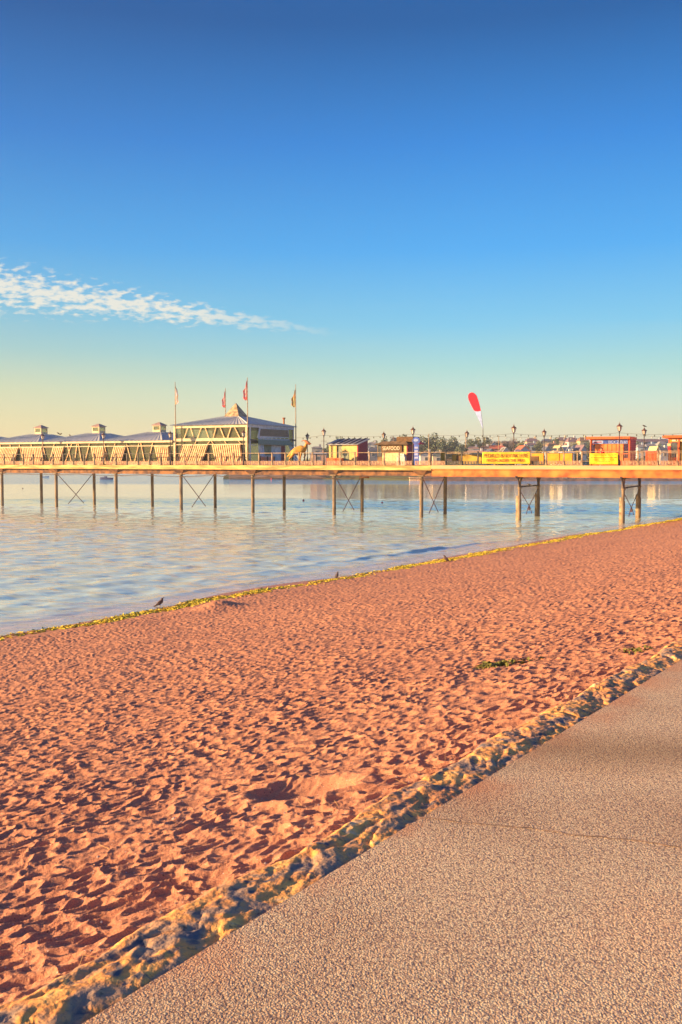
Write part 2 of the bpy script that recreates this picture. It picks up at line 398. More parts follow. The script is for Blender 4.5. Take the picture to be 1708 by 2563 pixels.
def sand_mat():
    m = bpy.data.materials.new('red_sand'); m.use_nodes = True; t = m.node_tree; p = t.nodes['Principled BSDF']
    g = t.nodes.new('ShaderNodeNewGeometry')
    def nz(sc, det=4, rough=.6):
        n = t.nodes.new('ShaderNodeTexNoise'); n.inputs['Scale'].default_value = sc; n.inputs['Detail'].default_value = det; n.inputs['Roughness'].default_value = rough
        t.links.new(g.outputs['Position'], n.inputs['Vector']); return n.outputs[0]
    base = ramp_(nz(.5), [(.3, (.42, .185, .135)), (.7, (.56, .265, .17))], tree=t)
    fine = nz(160, 3)
    base = mix_(math_('MULTIPLY_ADD', fine, 4.0, -1.7, tree=t, clamp=True), base, (.66, .34, .20), tree=t)
    v = t.nodes.new('ShaderNodeTexVoronoi'); v.inputs['Scale'].default_value = 55; t.links.new(g.outputs['Position'], v.inputs['Vector'])
    sc = t.nodes.new('ShaderNodeSeparateColor'); t.links.new(v.outputs['Color'], sc.inputs[0])
    speck = math_('MULTIPLY', math_('LESS_THAN', v.outputs['Distance'], .20, tree=t), math_('GREATER_THAN', sc.outputs[0], .86, tree=t), tree=t)
    base = mix_(speck, base, (.62, .5, .46), tree=t)
    dk = math_('MULTIPLY', math_('LESS_THAN', v.outputs['Distance'], .3, tree=t), math_('LESS_THAN', sc.outputs[1], .10, tree=t), tree=t)
    base = mix_(math_('MULTIPLY', dk, .6, tree=t), base, (.14, .06, .05), tree=t)
    # wet, smooth and darker next to the water
    sp = t.nodes.new('ShaderNodeSeparateXYZ'); t.links.new(g.outputs['Position'], sp.inputs[0])
    wet = math_('SUBTRACT', 1.0, math_('DIVIDE', math_('MAXIMUM', math_('SUBTRACT', sp.outputs[2], .02, tree=t), 0.0, tree=t), .09, tree=t, clamp=True), tree=t)
    base = mix_(math_('MULTIPLY', wet, .5, tree=t), base, (.42, .2, .1), tree=t)
    t.links.new(base, p.inputs['Base Color'])
    t.links.new(math_('MULTIPLY_ADD', wet, -.6, .95, tree=t), p.inputs['Roughness']); p.inputs['Specular IOR Level'].default_value = .25
    b = t.nodes.new('ShaderNodeBump'); b.inputs['Strength'].default_value = .55; b.inputs['Distance'].default_value = .008
    t.links.new(math_('ADD', nz(120, 4), math_('MULTIPLY', nz(35, 3), 1.5, tree=t), tree=t), b.inputs['Height']); t.links.new(b.outputs[0], p.inputs['Normal'])
    return m
M['sand'] = sand_mat()
ys = np.concatenate([np.geomspace(2.0, 14, 1150)[:-1], np.geomspace(14, 60, 520), np.geomspace(60.4, 190, 160)])
sl = np.concatenate([np.linspace(-.95, -.46, 90)[:-1], np.linspace(-.46, .46, 900), np.linspace(.46, 1.1, 90)[1:]])
Yg, Sg = np.meshgrid(ys, sl, indexing='ij'); Xg = Yg*Sg
pg, qg = pq(Xg, Yg)
keep = (qg > .14) & (qg < QS+9)
Zg = np.zeros_like(Xg); Zg[keep] = sand_h(Xg[keep], Yg[keep])
tag(grid_mesh('sand_beach', Xg, Yg, Zg, keep, M['sand']), kind='structure')
# plain continuation of the beach behind and to the right
def strip(name, prange, qs, zf, m, kind='structure'):
    b = MB()
    for i in range(len(prange)-1):
        for j in range(len(qs)-1):
            b.poly([(*xy(prange[a], qs[c]), zf(prange[a], qs[c])) for a, c in ((i, j), (i+1, j), (i+1, j+1), (i, j+1))])
    return tag(b.build(name, m), kind=kind)
strip('seabed', [-60, -20, 20, 60, 120, 300], [QS+4, QS+20, QS+60], lambda p, q: -0.6-(q-QS)*.13, M['sand'])

# promenade ---------------------------------------------------------
def prom_mat():
    m = bpy.data.materials.new('exposed_aggregate_concrete'); m.use_nodes = True; t = m.node_tree; p = t.nodes['Principled BSDF']
    g = t.nodes.new('ShaderNodeNewGeometry')
    def nz(sc, det=4):
        n = t.nodes.new('ShaderNodeTexNoise'); n.inputs['Scale'].default_value = sc; n.inputs['Detail'].default_value = det
        t.links.new(g.outputs['Position'], n.inputs['Vector']); return n.outputs[0]
    v = t.nodes.new('ShaderNodeTexVoronoi'); v.inputs['Scale'].default_value = 125
    wv = t.nodes.new('ShaderNodeVectorMath'); wv.operation = 'MULTIPLY_ADD'
    nv = t.nodes.new('ShaderNodeTexNoise'); nv.inputs['Scale'].default_value = 60; t.links.new(g.outputs['Position'], nv.inputs['Vector'])
    t.links.new(nv.outputs['Color'], wv.inputs[0]); wv.inputs[1].default_value = (.012, .012, .012); t.links.new(g.outputs['Position'], wv.inputs[2])
    t.links.new(wv.outputs[0], v.inputs['Vector'])
    sc = t.nodes.new('ShaderNodeSeparateColor'); t.links.new(v.outputs['Color'], sc.inputs[0])
    stone = ramp_(sc.outputs[0], [(0, (.30, .24, .22)), (.12, (.60, .44, .34)), (.4, (1.0, .74, .45)), (1, (1.0, .90, .60))], tree=t)
    gap = math_('MULTIPLY_ADD', v.outputs['Distance'], 3.4, -1.3, tree=t, clamp=True)
    col = mix_(math_('MULTIPLY', gap, .70, tree=t), stone, (.32, .21, .15), tree=t)
    col = mix_(math_('MULTIPLY_ADD', nz(60, 6), 6.0, -3.15, tree=t, clamp=True), col, (.26, .18, .15), tree=t)
    col = mix_(math_('MULTIPLY_ADD', nz(140, 4), 5.0, -2.6, tree=t, clamp=True), col, (1.0, .8, .56), tree=t)
    big = ramp_(nz(.9, 5), [(.3, (.82, .74, .70)), (.5, (1, .98, .95)), (.75, (1.15, 1.02, .92))], tree=t)
    col = mix_(1.0, col, big, tree=t, blend='MULTIPLY')
    # wind-blown red sand lying against the stone edge
    dp = t.nodes.new('ShaderNodeVectorMath'); dp.operation = 'DOT_PRODUCT'; t.links.new(g.outputs['Position'], dp.inputs[0]); dp.inputs[1].default_value = (BV.x, BV.y, 0)
    q = math_('SUBTRACT', dp.outputs['Value'], WP.x*BV.x+WP.y*BV.y, tree=t)
    sm = math_('MULTIPLY_ADD', q, 2.6, .78, tree=t, clamp=True)
    sm = math_('MULTIPLY', sm, math_('MULTIPLY_ADD', nz(2.2, 4), 5.0, -1.95, tree=t, clamp=True), tree=t)
    col = mix_(math_('MULTIPLY', sm, .8, tree=t), col, (.70, .27, .12), tree=t)
    # an old dark water stain across the slab
    mp = t.nodes.new('ShaderNodeMapping'); mp.inputs['Location'].default_value = (-3.0, -5.05, 0); mp.inputs['Scale'].default_value = (.35, 1.5, 1); mp.vector_type = 'POINT'
    st = GP(1560, 1880, PROM)
    mp.inputs['Location'].default_value = (-st.x*.5, -st.y*1.9, 0); mp.inputs['Scale'].default_value = (.5, 1.9, 0)
    t.links.new(g.outputs['Position'], mp.inputs[0]); ln = t.nodes.new('ShaderNodeVectorMath'); ln.operation = 'LENGTH'; t.links.new(mp.outputs[0], ln.inputs[0])
    stm = math_('MULTIPLY', math_('SUBTRACT', 1.15, math_('ADD', ln.outputs['Value'], math_('MULTIPLY', nz(2.5), .5, tree=t), tree=t), tree=t), 1.3, tree=t, clamp=True)
    col = mix_(math_('MULTIPLY', stm, .5, tree=t), col, (.22, .13, .06), tree=t)
    t.links.new(col, p.inputs['Base Color']); p.inputs['Roughness'].default_value = .85; p.inputs['Specular IOR Level'].default_value = .25
    b = t.nodes.new('ShaderNodeBump'); b.inputs['Strength'].default_value = .38; b.inputs['Distance'].default_value = .006
    hh = math_('ADD', math_('MULTIPLY', v.outputs['Distance'], -1.0, tree=t), math_('MULTIPLY', nz(160, 3), .6, tree=t), tree=t)
    t.links.new(hh, b.inputs['Height']); t.links.new(b.outputs[0], p.inputs['Normal'])
    return m
M['prom'] = prom_mat()
b = MB()
prs = [-40, -12, 0, 12, 40, 130]; qsn = [-.03, -1.5, -6, -45]
for i in range(5):
    for j in range(3):
        b.poly([(*xy(prs[a], qsn[c]), PROM) for a, c in ((i, j), (i+1, j), (i+1, j+1), (i, j+1))])
tag(b.build('promenade', M['prom']), kind='structure')
M['joint'] = mat('joint_filler', (.30, .19, .13), .95, .4, 20, col2=(.62, .42, .28))
pts = [(1045, 2044), (1100, 2050), (1180, 2060), (1260, 2067), (1340, 2073), (1430, 2088), (1520, 2096), (1610, 2106), (1720, 2122), (1850, 2135)]
pts2 = []
for k in range(len(pts)-1):
    for s_ in range(6):
        f_ = s_/6; px = pts[k][0]*(1-f_)+pts[k+1][0]*f_; py = pts[k][1]*(1-f_)+pts[k+1][1]*f_ + random.uniform(-1.6, 1.6)
        pts2.append((GP(px, py, PROM+.003), random.uniform(.0025, .0065)))
b = MB()
for k in range(len(pts2)-1):
    (a, wa), (c, wc) = pts2[k], pts2[k+1]
    b.poly([(a.x, a.y-wa, PROM+.003), (c.x, c.y-wc, PROM+.003), (c.x, c.y+wc, PROM+.003), (a.x, a.y+wa, PROM+.003)])
tag(b.build('promenade_joint', M['joint']), kind='structure')

# rubble kerb -------------------------------------------------------
def kerb_mat():
    m = bpy.data.materials.new('lichen_limestone'); m.use_nodes = True; t = m.node_tree; p = t.nodes['Principled BSDF']
    g = t.nodes.new('ShaderNodeNewGeometry')
    def nz(sc, det=6, d=0.0):
        n = t.nodes.new('ShaderNodeTexNoise'); n.inputs['Scale'].default_value = sc; n.inputs['Detail'].default_value = det; n.inputs['Distortion'].default_value = d
        t.links.new(g.outputs['Position'], n.inputs['Vector']); return n.outputs[0]
    col = ramp_(nz(6, 6, .8), [(.30, (.14, .15, .20)), (.42, (.52, .34, .22)), (.53, (.92, .42, .13)), (.64, (1.0, .58, .18)), (.76, (.80, .60, .46))], tree=t)
    col = mix_(math_('MULTIPLY_ADD', nz(2.3, 3), 5, -2.7, tree=t, clamp=True), col, (.66, .28, .12), tree=t)
    col = mix_(math_('MULTIPLY_ADD', nz(38, 4), 6, -3.6, tree=t, clamp=True), col, (.16, .11, .07), tree=t)
    col = mix_(math_('MULTIPLY_ADD', nz(9, 4, 1.5), 7, -3.75, tree=t, clamp=True), col, (.11, .12, .16), tree=t)
    t.links.new(col, p.inputs['Base Color']); p.inputs['Roughness'].default_value = .85
    b = t.nodes.new('ShaderNodeBump'); b.inputs['Strength'].default_value = .8; b.inputs['Distance'].default_value = .015
    t.links.new(nz(30, 6), b.inputs['Height']); t.links.new(b.outputs[0], p.inputs['Normal']); return m
M['kerb'] = kerb_mat()
pk = np.concatenate([np.linspace(-6, -3.01, 60), np.linspace(-3, 8, 1100), np.geomspace(8.02, 130, 700)]); qk = np.linspace(-.10, .62, 96)
Pk, Qk = np.meshgrid(pk, qk, indexing='ij')
wp = Pk + (fbm(Pk*4, Qk*4, 3, 61)-.5)*.35; wq = Qk + (fbm(Pk*4+9, Qk*4, 3, 62)-.5)*.16
f1, f2, idk, dxk, dyk = worley(wp/.34, wq/.15+.3, 70, .85)
stone = np.clip((f2-f1)*2.6, 0, 1)**.6
inner = .045+(fbm(Pk*2.2, Pk*0, 3, 66)-.5)*.06
prof = np.where(Qk < inner, -(inner-Qk)*.2, .012*np.sin(np.clip((Qk-inner)/.25, 0, 1)*math.pi/2)) 
prof = prof - np.clip((Qk-.30+(fbm(Pk*1.7, Pk*0+5, 3, 67)-.5)*.12)/.28, 0, 2)**1.6*.55
hk = PROM + prof - .012 + stone*(.002+.013*idk)*np.clip((Qk-inner)/.14, .25, 1)*np.clip((.36-Qk)/.12, .15, 1)*np.clip((Qk-inner)/.05, 0, 1) + (fbm(wp*5, wq*13, 3, 63)-.5)*.020*np.clip((Qk-inner)/.04+.2, 0, 1) + dxk*idk*.012 + (fbm(Pk*22, Qk*34, 3, 64)-.5)*.012
hk = np.where((Qk < inner) & (Qk > .05), np.minimum(hk, PROM-.003), hk); hk = np.where(Qk <= .05, np.minimum(hk, PROM-.006), hk)
kx, ky = xy(Pk, Qk-.10)
o = grid_mesh('stone_kerb', kx, ky, hk, np.ones_like(kx, bool), M['kerb'])
tag(o, 'rough yellowish rubble stone edging between the sand and the promenade', 'stone kerb')
# wall body below
b = MB()
for i in range(len(prs)-1):
    b.poly([(*xy(prs[i], .46), PROM-.45), (*xy(prs[i+1], .46), PROM-.45), (*xy(prs[i+1], .46), 0), (*xy(prs[i], .46), 0)])

# water -------------------------------------------------------------
def water_mat():
    m = bpy.data.materials.new('sea_water'); m.use_nodes = True; t = m.node_tree; p = t.nodes['Principled BSDF']
    g = t.nodes.new('ShaderNodeNewGeometry')
    p.inputs['Roughness'].default_value = .03; p.inputs['IOR'].default_value = 1.6
    p.inputs['Specular IOR Level'].default_value = .8
    def nz(sc, stretch, det=3, rot=0):
        mp = t.nodes.new('ShaderNodeMapping'); mp.inputs['Scale'].default_value = stretch; mp.inputs['Rotation'].default_value = (0, 0, rot)
        t.links.new(g.outputs['Position'], mp.inputs[0])
        n = t.nodes.new('ShaderNodeTexNoise'); n.inputs['Scale'].default_value = sc; n.inputs['Detail'].default_value = det
        t.links.new(mp.outputs[0], n.inputs['Vector']); return n.outputs[0]
    h = math_('ADD', math_('MULTIPLY', nz(.55, (.6, 1.5, 1), 3), .55, tree=t), math_('MULTIPLY', nz(2.2, (.55, 1.6, 1), 3, .2), .16, tree=t), tree=t)
    h = math_('ADD', h, math_('MULTIPLY', nz(9, (.7, 1.4, 1), 2, -.2), .022, tree=t), tree=t)
    sp = t.nodes.new('ShaderNodeSeparateXYZ'); t.links.new(g.outputs['Position'], sp.inputs[0])
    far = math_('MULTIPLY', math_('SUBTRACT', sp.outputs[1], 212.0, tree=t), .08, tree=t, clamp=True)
    b = t.nodes.new('ShaderNodeBump'); b.inputs['Distance'].default_value = 1.0
    patch = math_('MULTIPLY_ADD', nz(.05, (.4, 1.2, 1), 3), 1.2, -.25, tree=t, clamp=True)
    off = math_('MULTIPLY', math_('SUBTRACT', sp.outputs[1], 70.0, tree=t), .022, tree=t, clamp=True)
    calm = math_('MULTIPLY', math_('MULTIPLY_ADD', patch, .16, .10, tree=t), math_('MULTIPLY_ADD', off, -.72, 1.0, tree=t), tree=t)
    t.links.new(math_('ADD', calm, math_('MULTIPLY', far, .5, tree=t), tree=t), b.inputs['Strength'])
    t.links.new(h, b.inputs['Height']); t.links.new(b.outputs[0], p.inputs['Normal'])
    # shallow, sandy water seen through the thin edge
    dp = t.nodes.new('ShaderNodeVectorMath'); dp.operation = 'DOT_PRODUCT'; t.links.new(g.outputs['Position'], dp.inputs[0]); dp.inputs[1].default_value = (BV.x, BV.y, 0)
    q = math_('SUBTRACT', dp.outputs['Value'], WP.x*BV.x+WP.y*BV.y, tree=t)
    sh = math_('SUBTRACT', 1.0, math_('MULTIPLY', math_('SUBTRACT', q, QS+.3, tree=t), .4, tree=t, clamp=True), tree=t)
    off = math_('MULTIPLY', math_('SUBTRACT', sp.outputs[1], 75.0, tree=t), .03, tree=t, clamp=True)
    deep = mix_(off, (.66, .86, .74), (.92, 1.0, .95), tree=t)  # base lightens offshore, painting the bright sky reflection into the colour
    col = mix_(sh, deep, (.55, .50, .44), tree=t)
    col = mix_(far, col, (.16, .46, .80), tree=t)  # blue base paints in the higher sky mirrored by the ruffled far band
    # lace of foam along the lip
    fo = math_('SUBTRACT', 1.0, math_('MULTIPLY', math_('ABSOLUTE', math_('SUBTRACT', q, QS+.35, tree=t), tree=t), 1.1, tree=t, clamp=True), tree=t)
    foam = math_('MULTIPLY', fo, math_('MULTIPLY_ADD', nz(2.2, (1, 1.6, 1), 5), 5.0, -2.0, tree=t, clamp=True), tree=t)
    # thin slicks of foam further out
    fo2 = math_('SUBTRACT', 1.0, math_('MULTIPLY', math_('ABSOLUTE', math_('SUBTRACT', q, QS+2.4, tree=t), tree=t), .5, tree=t, clamp=True), tree=t)
    foam = math_('MAXIMUM', foam, math_('MULTIPLY', fo2, math_('MULTIPLY_ADD', nz(1.3, (.5, 2.2, 1), 6, .9), 8.0, -4.6, tree=t, clamp=True), tree=t), tree=t)
    col = mix_(math_('MULTIPLY', foam, .85, tree=t), col, (.85, .84, .82), tree=t)
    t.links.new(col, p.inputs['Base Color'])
    t.links.new(math_('MULTIPLY_ADD', foam, .6, .045, tree=t), p.inputs['Roughness'])
    return m
M['water'] = water_mat()
wy_ = np.concatenate([np.geomspace(21, 130, 950), np.geomspace(131, 420, 60)])
ws = np.concatenate([np.linspace(-1.4, -.46, 80)[:-1], np.linspace(-.46, .46, 520), np.linspace(.46, 1.4, 80)[1:]])
Yw, Sw = np.meshgrid(wy_, ws, indexing='ij'); Xw = Yw*Sw; pw, qw = pq(Xw, Yw)
Zw = np.zeros_like(Xw)
att = np.clip((qw-QS)/3, 0, 1)
Zw += att*np.clip(1.25-Yw/150, .15, 1)*.95*(.034*(fbm(Xw*.25, Yw*.45, 3, 81)-.5) + .115*(vnoise(Xw*.7+Yw*.1, Yw*1.3, 85)-.5) + .062*(vnoise(Xw*1.25+3, Yw*2.0, 86)-.5))
# small swell line folding over just off the beach
qc = QS+3.6-np.clip(pw-25, -10, 30)*.055+.25*np.sin(pw*.21)+.5*(vnoise(pw*.5, pw*0, 17)-.5)
amp = .12*np.exp(-((pw-42)/9.0)**2)*(.25+1.1*vnoise(pw*.45, pw*0, 16))+.045*vnoise(pw*.12, pw*0, 6)
dq = qw-qc
Zw += amp*np.where(dq < 0, np.exp(-(dq/.30)**2), np.exp(-(dq/1.0)**2))
dq2 = qw-(QS+6.3+.3*np.sin(pw*.15)); Zw += .045*np.exp(-(dq2/.8)**2)
dq3 = qw-(QS+1.3+.2*np.sin(pw*.3)); Zw += .03*np.exp(-(dq3/.35)**2)*(vnoise(pw*.3, pw*0, 8))
Zw += .02
keepw = (qw > QS-1.3)
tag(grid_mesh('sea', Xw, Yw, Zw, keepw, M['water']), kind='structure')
b = MB(); b.poly([(-6000, 419, .02), (6000, 419, .02), (6000, 8000, .02), (-6000, 8000, .02)])
b.poly([(-6000, -2000, .0), (-588, -2000, .0), (-588, 419, .0), (-6000, 419, .0)])
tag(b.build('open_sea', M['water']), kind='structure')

# sea weed line ------------------------------------------------------
b = MB()
for k in range(19000):
    p_ = random.uniform(-2, 95); c_ = 1.55+.25*math.sin(p_*.5)+.2*math.sin(p_*1.7)
    dens = 0.25+0.75*min(1, max(0, (math.sin(p_*.33+1)+math.sin(p_*.9)*.6+.9)))
    if random.random() > dens: continue
    q_ = QS-c_+.35+random.gauss(0, .27)
    x_, y_ = xy(p_, q_)
    b.v.append((x_, y_, 0)); 
P_ = np.array([v[:2] for v in b.v]); hz = sand_h(P_[:, 0], P_[:, 1])
wb = MB()
for (x_, y_), z_ in zip(P_, hz):
    a = random.uniform(0, 6.28); l = random.uniform(.04, .16); w_ = random.uniform(.015, .05); d = Vector((math.cos(a), math.sin(a))); e = Vector((-d.y, d.x))
    h_ = random.uniform(.015, .05)
    wb.poly([(x_-d.x*l, y_-d.y*l, z_-.004), (x_-e.x*w_, y_-e.y*w_, z_+h_*.4), (x_+d.x*l, y_+d.y*l, z_+.004), (x_+e.x*w_, y_+e.y*w_, z_+h_)])
tag(wb.build('seaweed_line', M['weed']), 'yellow green seaweed washed up in a line along the water edge', 'seaweed', kind='stuff')
def weed_clump(px, py, n, sx, sy, label, name='seaweed_clump'):
    c = GP(px, py, ZS*.55)
    for _ in range(4):
        zz = float(sand_h(np.array([c.x]), np.array([c.y]))[0]); c = GP(px, py, zz)
    pts = [(c.x+random.gauss(0, sx), c.y+random.gauss(0, sy)) for _ in range(n)]
    A = np.array(pts); hz = sand_h(A[:, 0], A[:, 1]); w_ = MB()
    for (x_, y_), z_ in zip(pts, hz):
        a = random.uniform(0, 6.28); l = random.uniform(.02, .09); q_ = random.uniform(.006, .02)
        d = Vector((math.cos(a), math.sin(a))); e = Vector((-d.y, d.x)); h_ = random.uniform(.01, .05)
        w_.poly([(x_-d.x*l, y_-d.y*l, z_), (x_-e.x*q_, y_-e.y*q_, z_+h_), (x_+d.x*l, y_+d.y*l, z_+.01), (x_+e.x*q_, y_+e.y*q_, z_+h_*.6)])
    tag(w_.build(name, M['weedgreen']), label, 'seaweed')
weed_clump(1232, 1673, 110, .07, .06, 'dark green seaweed clump on the dry sand, larger of the two together')
weed_clump(1285, 1662, 50, .12, .05, 'thin trail of green seaweed just right of the dark clump on the sand')
weed_clump(1588, 1635, 24, .06, .06, 'small green seaweed tuft on the sand near the kerb at the right')

# pebbles and shell bits scattered on sand
pb = MB(); A = []
for _ in range(900):
    yy = 2.6*(50/2.6)**random.random(); xx = yy*random.uniform(-.5, .5); p_, q_ = pq(xx, yy)
    if .5 < q_ < 20.5: A.append((xx, yy, random.uniform(.004, .011)*(1 if random.random() > .08 else 1.8)))
A = np.array(A); hz = sand_h(A[:, 0], A[:, 1])
for (x_, y_, r_), z_ in zip(A, hz):
    o_ = [(x_+r_*math.cos(k*1.047)*random.uniform(.7, 1.2), y_+r_*math.sin(k*1.047)*random.uniform(.7, 1.2), z_-.001) for k in range(6)]
    i = len(pb.v); pb.v += o_+[(x_, y_, z_+r_*.8)]; pb.f += [(i+k, i+(k+1) % 6, i+6) for k in range(6)]
M['pebble'] = mat('pale_pebble', (.62, .52, .48), .6, .3, 3, col2=(.30, .24, .24))
tag(pb.build('pebbles', M['pebble'], smooth=True), 'pale pebbles and shell bits scattered over the red sand', 'pebbles', kind='stuff')
# dry straw bits
sb = MB(); A = []
for _ in range(170):
    yy = 2.7*(16/2.7)**random.random(); xx = yy*random.uniform(-.42, .4); p_, q_ = pq(xx, yy)
    if .35 < q_ < 3.0 or (random.random() < .2 and .35 < q_ < 12): A.append((xx, yy))
A = np.array(A); hz = sand_h(A[:, 0], A[:, 1])
for (x_, y_), z_ in zip(A, hz):
    a = random.uniform(0, 3.14); l = random.uniform(.015, .05); dz = random.uniform(0, .025)
    sb.tube([(x_-math.cos(a)*l, y_-math.sin(a)*l, z_+.003), (x_+math.cos(a)*l, y_+math.sin(a)*l, z_+.004+dz)], .0014, 4)
M['straw'] = mat('dry_straw', (.75, .5, .22), .8, .1)
tag(sb.build('straw_bits', M['straw']), 'dry straw scraps on the sand beside the kerb', 'straw', kind='stuff')

# ------------------------------------------------------------------ pier
DZ = 4.95                      # deck edge top
T0, T1 = -34.0, 104.0; TJ = T(1080)
pier = pthing('pier', 'long seaside pier on thin concrete piles crossing the water', 'pier', 0, 0, 0)
WB = 13.0
MB().box(T0, T1, .12, WB, DZ-.14, DZ-.01).build('deck', M['deck'], pier)
MB().box(T0, TJ, 0, .12, DZ-.44, DZ).build('fascia', M['fascia'], pier)
MB().box(TJ+.004, T1, -.03, .118, DZ-.31, DZ+.03).build('fascia', M['fascia2'], pier)['label'] = 'pale yellow edge board of the right part'
MB().box(T0, T1, WB, WB+.12, DZ-.44, DZ).build('fascia', M['fascia'], pier)
# left girders with deep haunches at each bent
g = MB(); g.box(T0, TJ, .55, .8, DZ-.98, DZ-.15); g.box(T0, TJ, 6.6, 6.9, DZ-.98, DZ-.15); g.box(T0, TJ, 12.2, 12.5, DZ-.98, DZ-.15)
g.build('girder', M['girder'], pier)
g = MB(); g.box(TJ, T1, .14, .36, DZ-.98, DZ-.42); g.box(TJ, T1, .06, .16, DZ-.405, DZ-.32); g.box(TJ, T1, .04, .40, DZ-1.01, DZ-.985)
g.box(TJ, T1, 6.6, 6.9, DZ-.98, DZ-.42); g.box(TJ, T1, 12.2, 12.5, DZ-.98, DZ-.42)
g.build('girder', M['rust'], pier)['label'] = 'bright orange rusted beam of the right part'
fronts = [4, 140, 290, 453, 633, 837, 1056]
bents = [(4, False), (140, True), (290, False), (453, True), (633, False), (837, True), (1056, True)]
WF, WBK = .75, 7.2
tl = [T(px, WF) for px, _ in bents]
step = (tl[-1]-tl[0])/6
extra = [(tl[0]-step*k, k % 2 == 0) for k in (1, 2, 3)]
def pile(t, w, r=.175, z0=-1.2, z1=DZ-.9, m='concrete'):
    b = MB(); b.tube([(t, w, z0), (t, w, .8), (t, w, z1-.12)], r, 14); b.box(t-.3, t+.3, w-.3, w+.3, z1-.14, z1)
    return b.build('pile', M[m], pier, smooth=False)
for (t, x_) in [(T(px, WF), x) for px, x in bents] + extra:
    for w in (WF, WBK): pile(t, w)
    # transverse haunch beam poking out under the fascia
    b = MB(); b.hexa([(t-.22, .62, DZ-.97), (t+.22, .62, DZ-.97), (t+.22, 12.6, DZ-.97), (t-.22, 12.6, DZ-.97)],
                     [(t-.75, .13, DZ-.46), (t+.75, .13, DZ-.46), (t+.75, 12.6, DZ-.46), (t-.75, 12.6, DZ-.46)])
    b.build('haunch_beam', M['girder'], pier)
    if x_:
        zt = DZ-1.05; zb = .28; fr = .68
        b = MB(); b.tube([(t-.03, WF+.2, zt), (t-.03, WF+.2+(WBK-WF)*fr, zb)], .042, 6)
        b.tube([(t+.03, WBK-.2, zt), (t+.03, WBK-.2-(WBK-WF)*fr, zb)], .042, 6); b.build('cross_brace', M['brace'], pier)
# right hand iron trestles
for (pf, pb_) in ((1302, 1348), (1562, 1601)):
    t = T(pf, WF); wb = PT(pb_, 1240, t)[0]
    for w in (WF, wb):
        b = MB(); b.tube([(t, w, -1.5), (t, w, 1.9), (t, w, 1.95), (t, w, DZ-1.0)], [.17, .17, .13, .13], 12)
        b.tube([(t, w, 2.9), (t, w, 3.02)], .19, 10); b.tube([(t, w, 3.5), (t, w, 3.58)], .17, 10); b.build('pile', M['concrete'], pier)
        b = MB(); b.box(t-.30, t-.12, w-.12, w+.10, -1.5, 2.25); b.build('timber_fender', M['ochre'], pier)
    b = MB()
    for w, sg in ((WF, 1), (WF, -1), (wb, 1), (wb, -1)):
        arc = [(t, w+sg*(.10+(1.15 if sg*1 and True else 1)*(1-math.cos(a))), 3.0+1.0*math.sin(a)) for a in np.linspace(0, math.pi/2, 7)]
        b.tube(arc, .085, 6)
    b.tube([(t, WF-1.4, DZ-1.05), (t, wb+1.4, DZ-1.05)], .06, 6); b.tube([(t, WF, 3.05), (t, wb, 3.05)], .065, 6)
    b.build('arched_bracket', M['iron'], pier)
    b = MB(); wm = (WF+wb)/2
    for a0, a1 in ((WF, wb), (wb, WF)):
        b.tube([(t, a0, 2.75), (t, wm+(a1-wm)*.12, 1.0), (t, wm+(a1-wm)*.3, .45)], .035, 5)
    b.box(t-.05, t+.05, wm-.13, wm+.13, .78, 1.18); b.build('cross_brace', M['brace'], pier)
for t in np.arange(T(1562, WF)+9.2, T1, 9.2):
    for w in (WF, 5): 
        MB().tube([(t, w, -.6), (t, w, DZ-1.0)], .15, 12).build('pile', M['concrete'], pier)
# cables slung below the deck
b = MB(); path = []; tt = T0
while tt < TJ+2:
    for f_ in np.linspace(0, 1, 9)[:-1]: path.append((tt+f_*9.2, .42+.05*math.sin(tt), DZ-1.02-.16*(1+.6*math.sin(tt*1.3))*4*f_*(1-f_)))
    tt += 9.2
b.tube(path, .026, 5); b.build('service_cable', M['iron'], pier)
b = MB(); b.tube([(x, y, z-.05-.05*math.sin(x*.7)) for x, y, z in path], .018, 5); b.build('service_cable', M['brown'], pier)
# small sub platform clamps
b = MB(); t = T(917, 6.9); b.box(t-.5, t+.5, 6.3, 6.6, DZ-1.35, DZ-1.12); b.build('bearing_plate', M['rust'], pier)

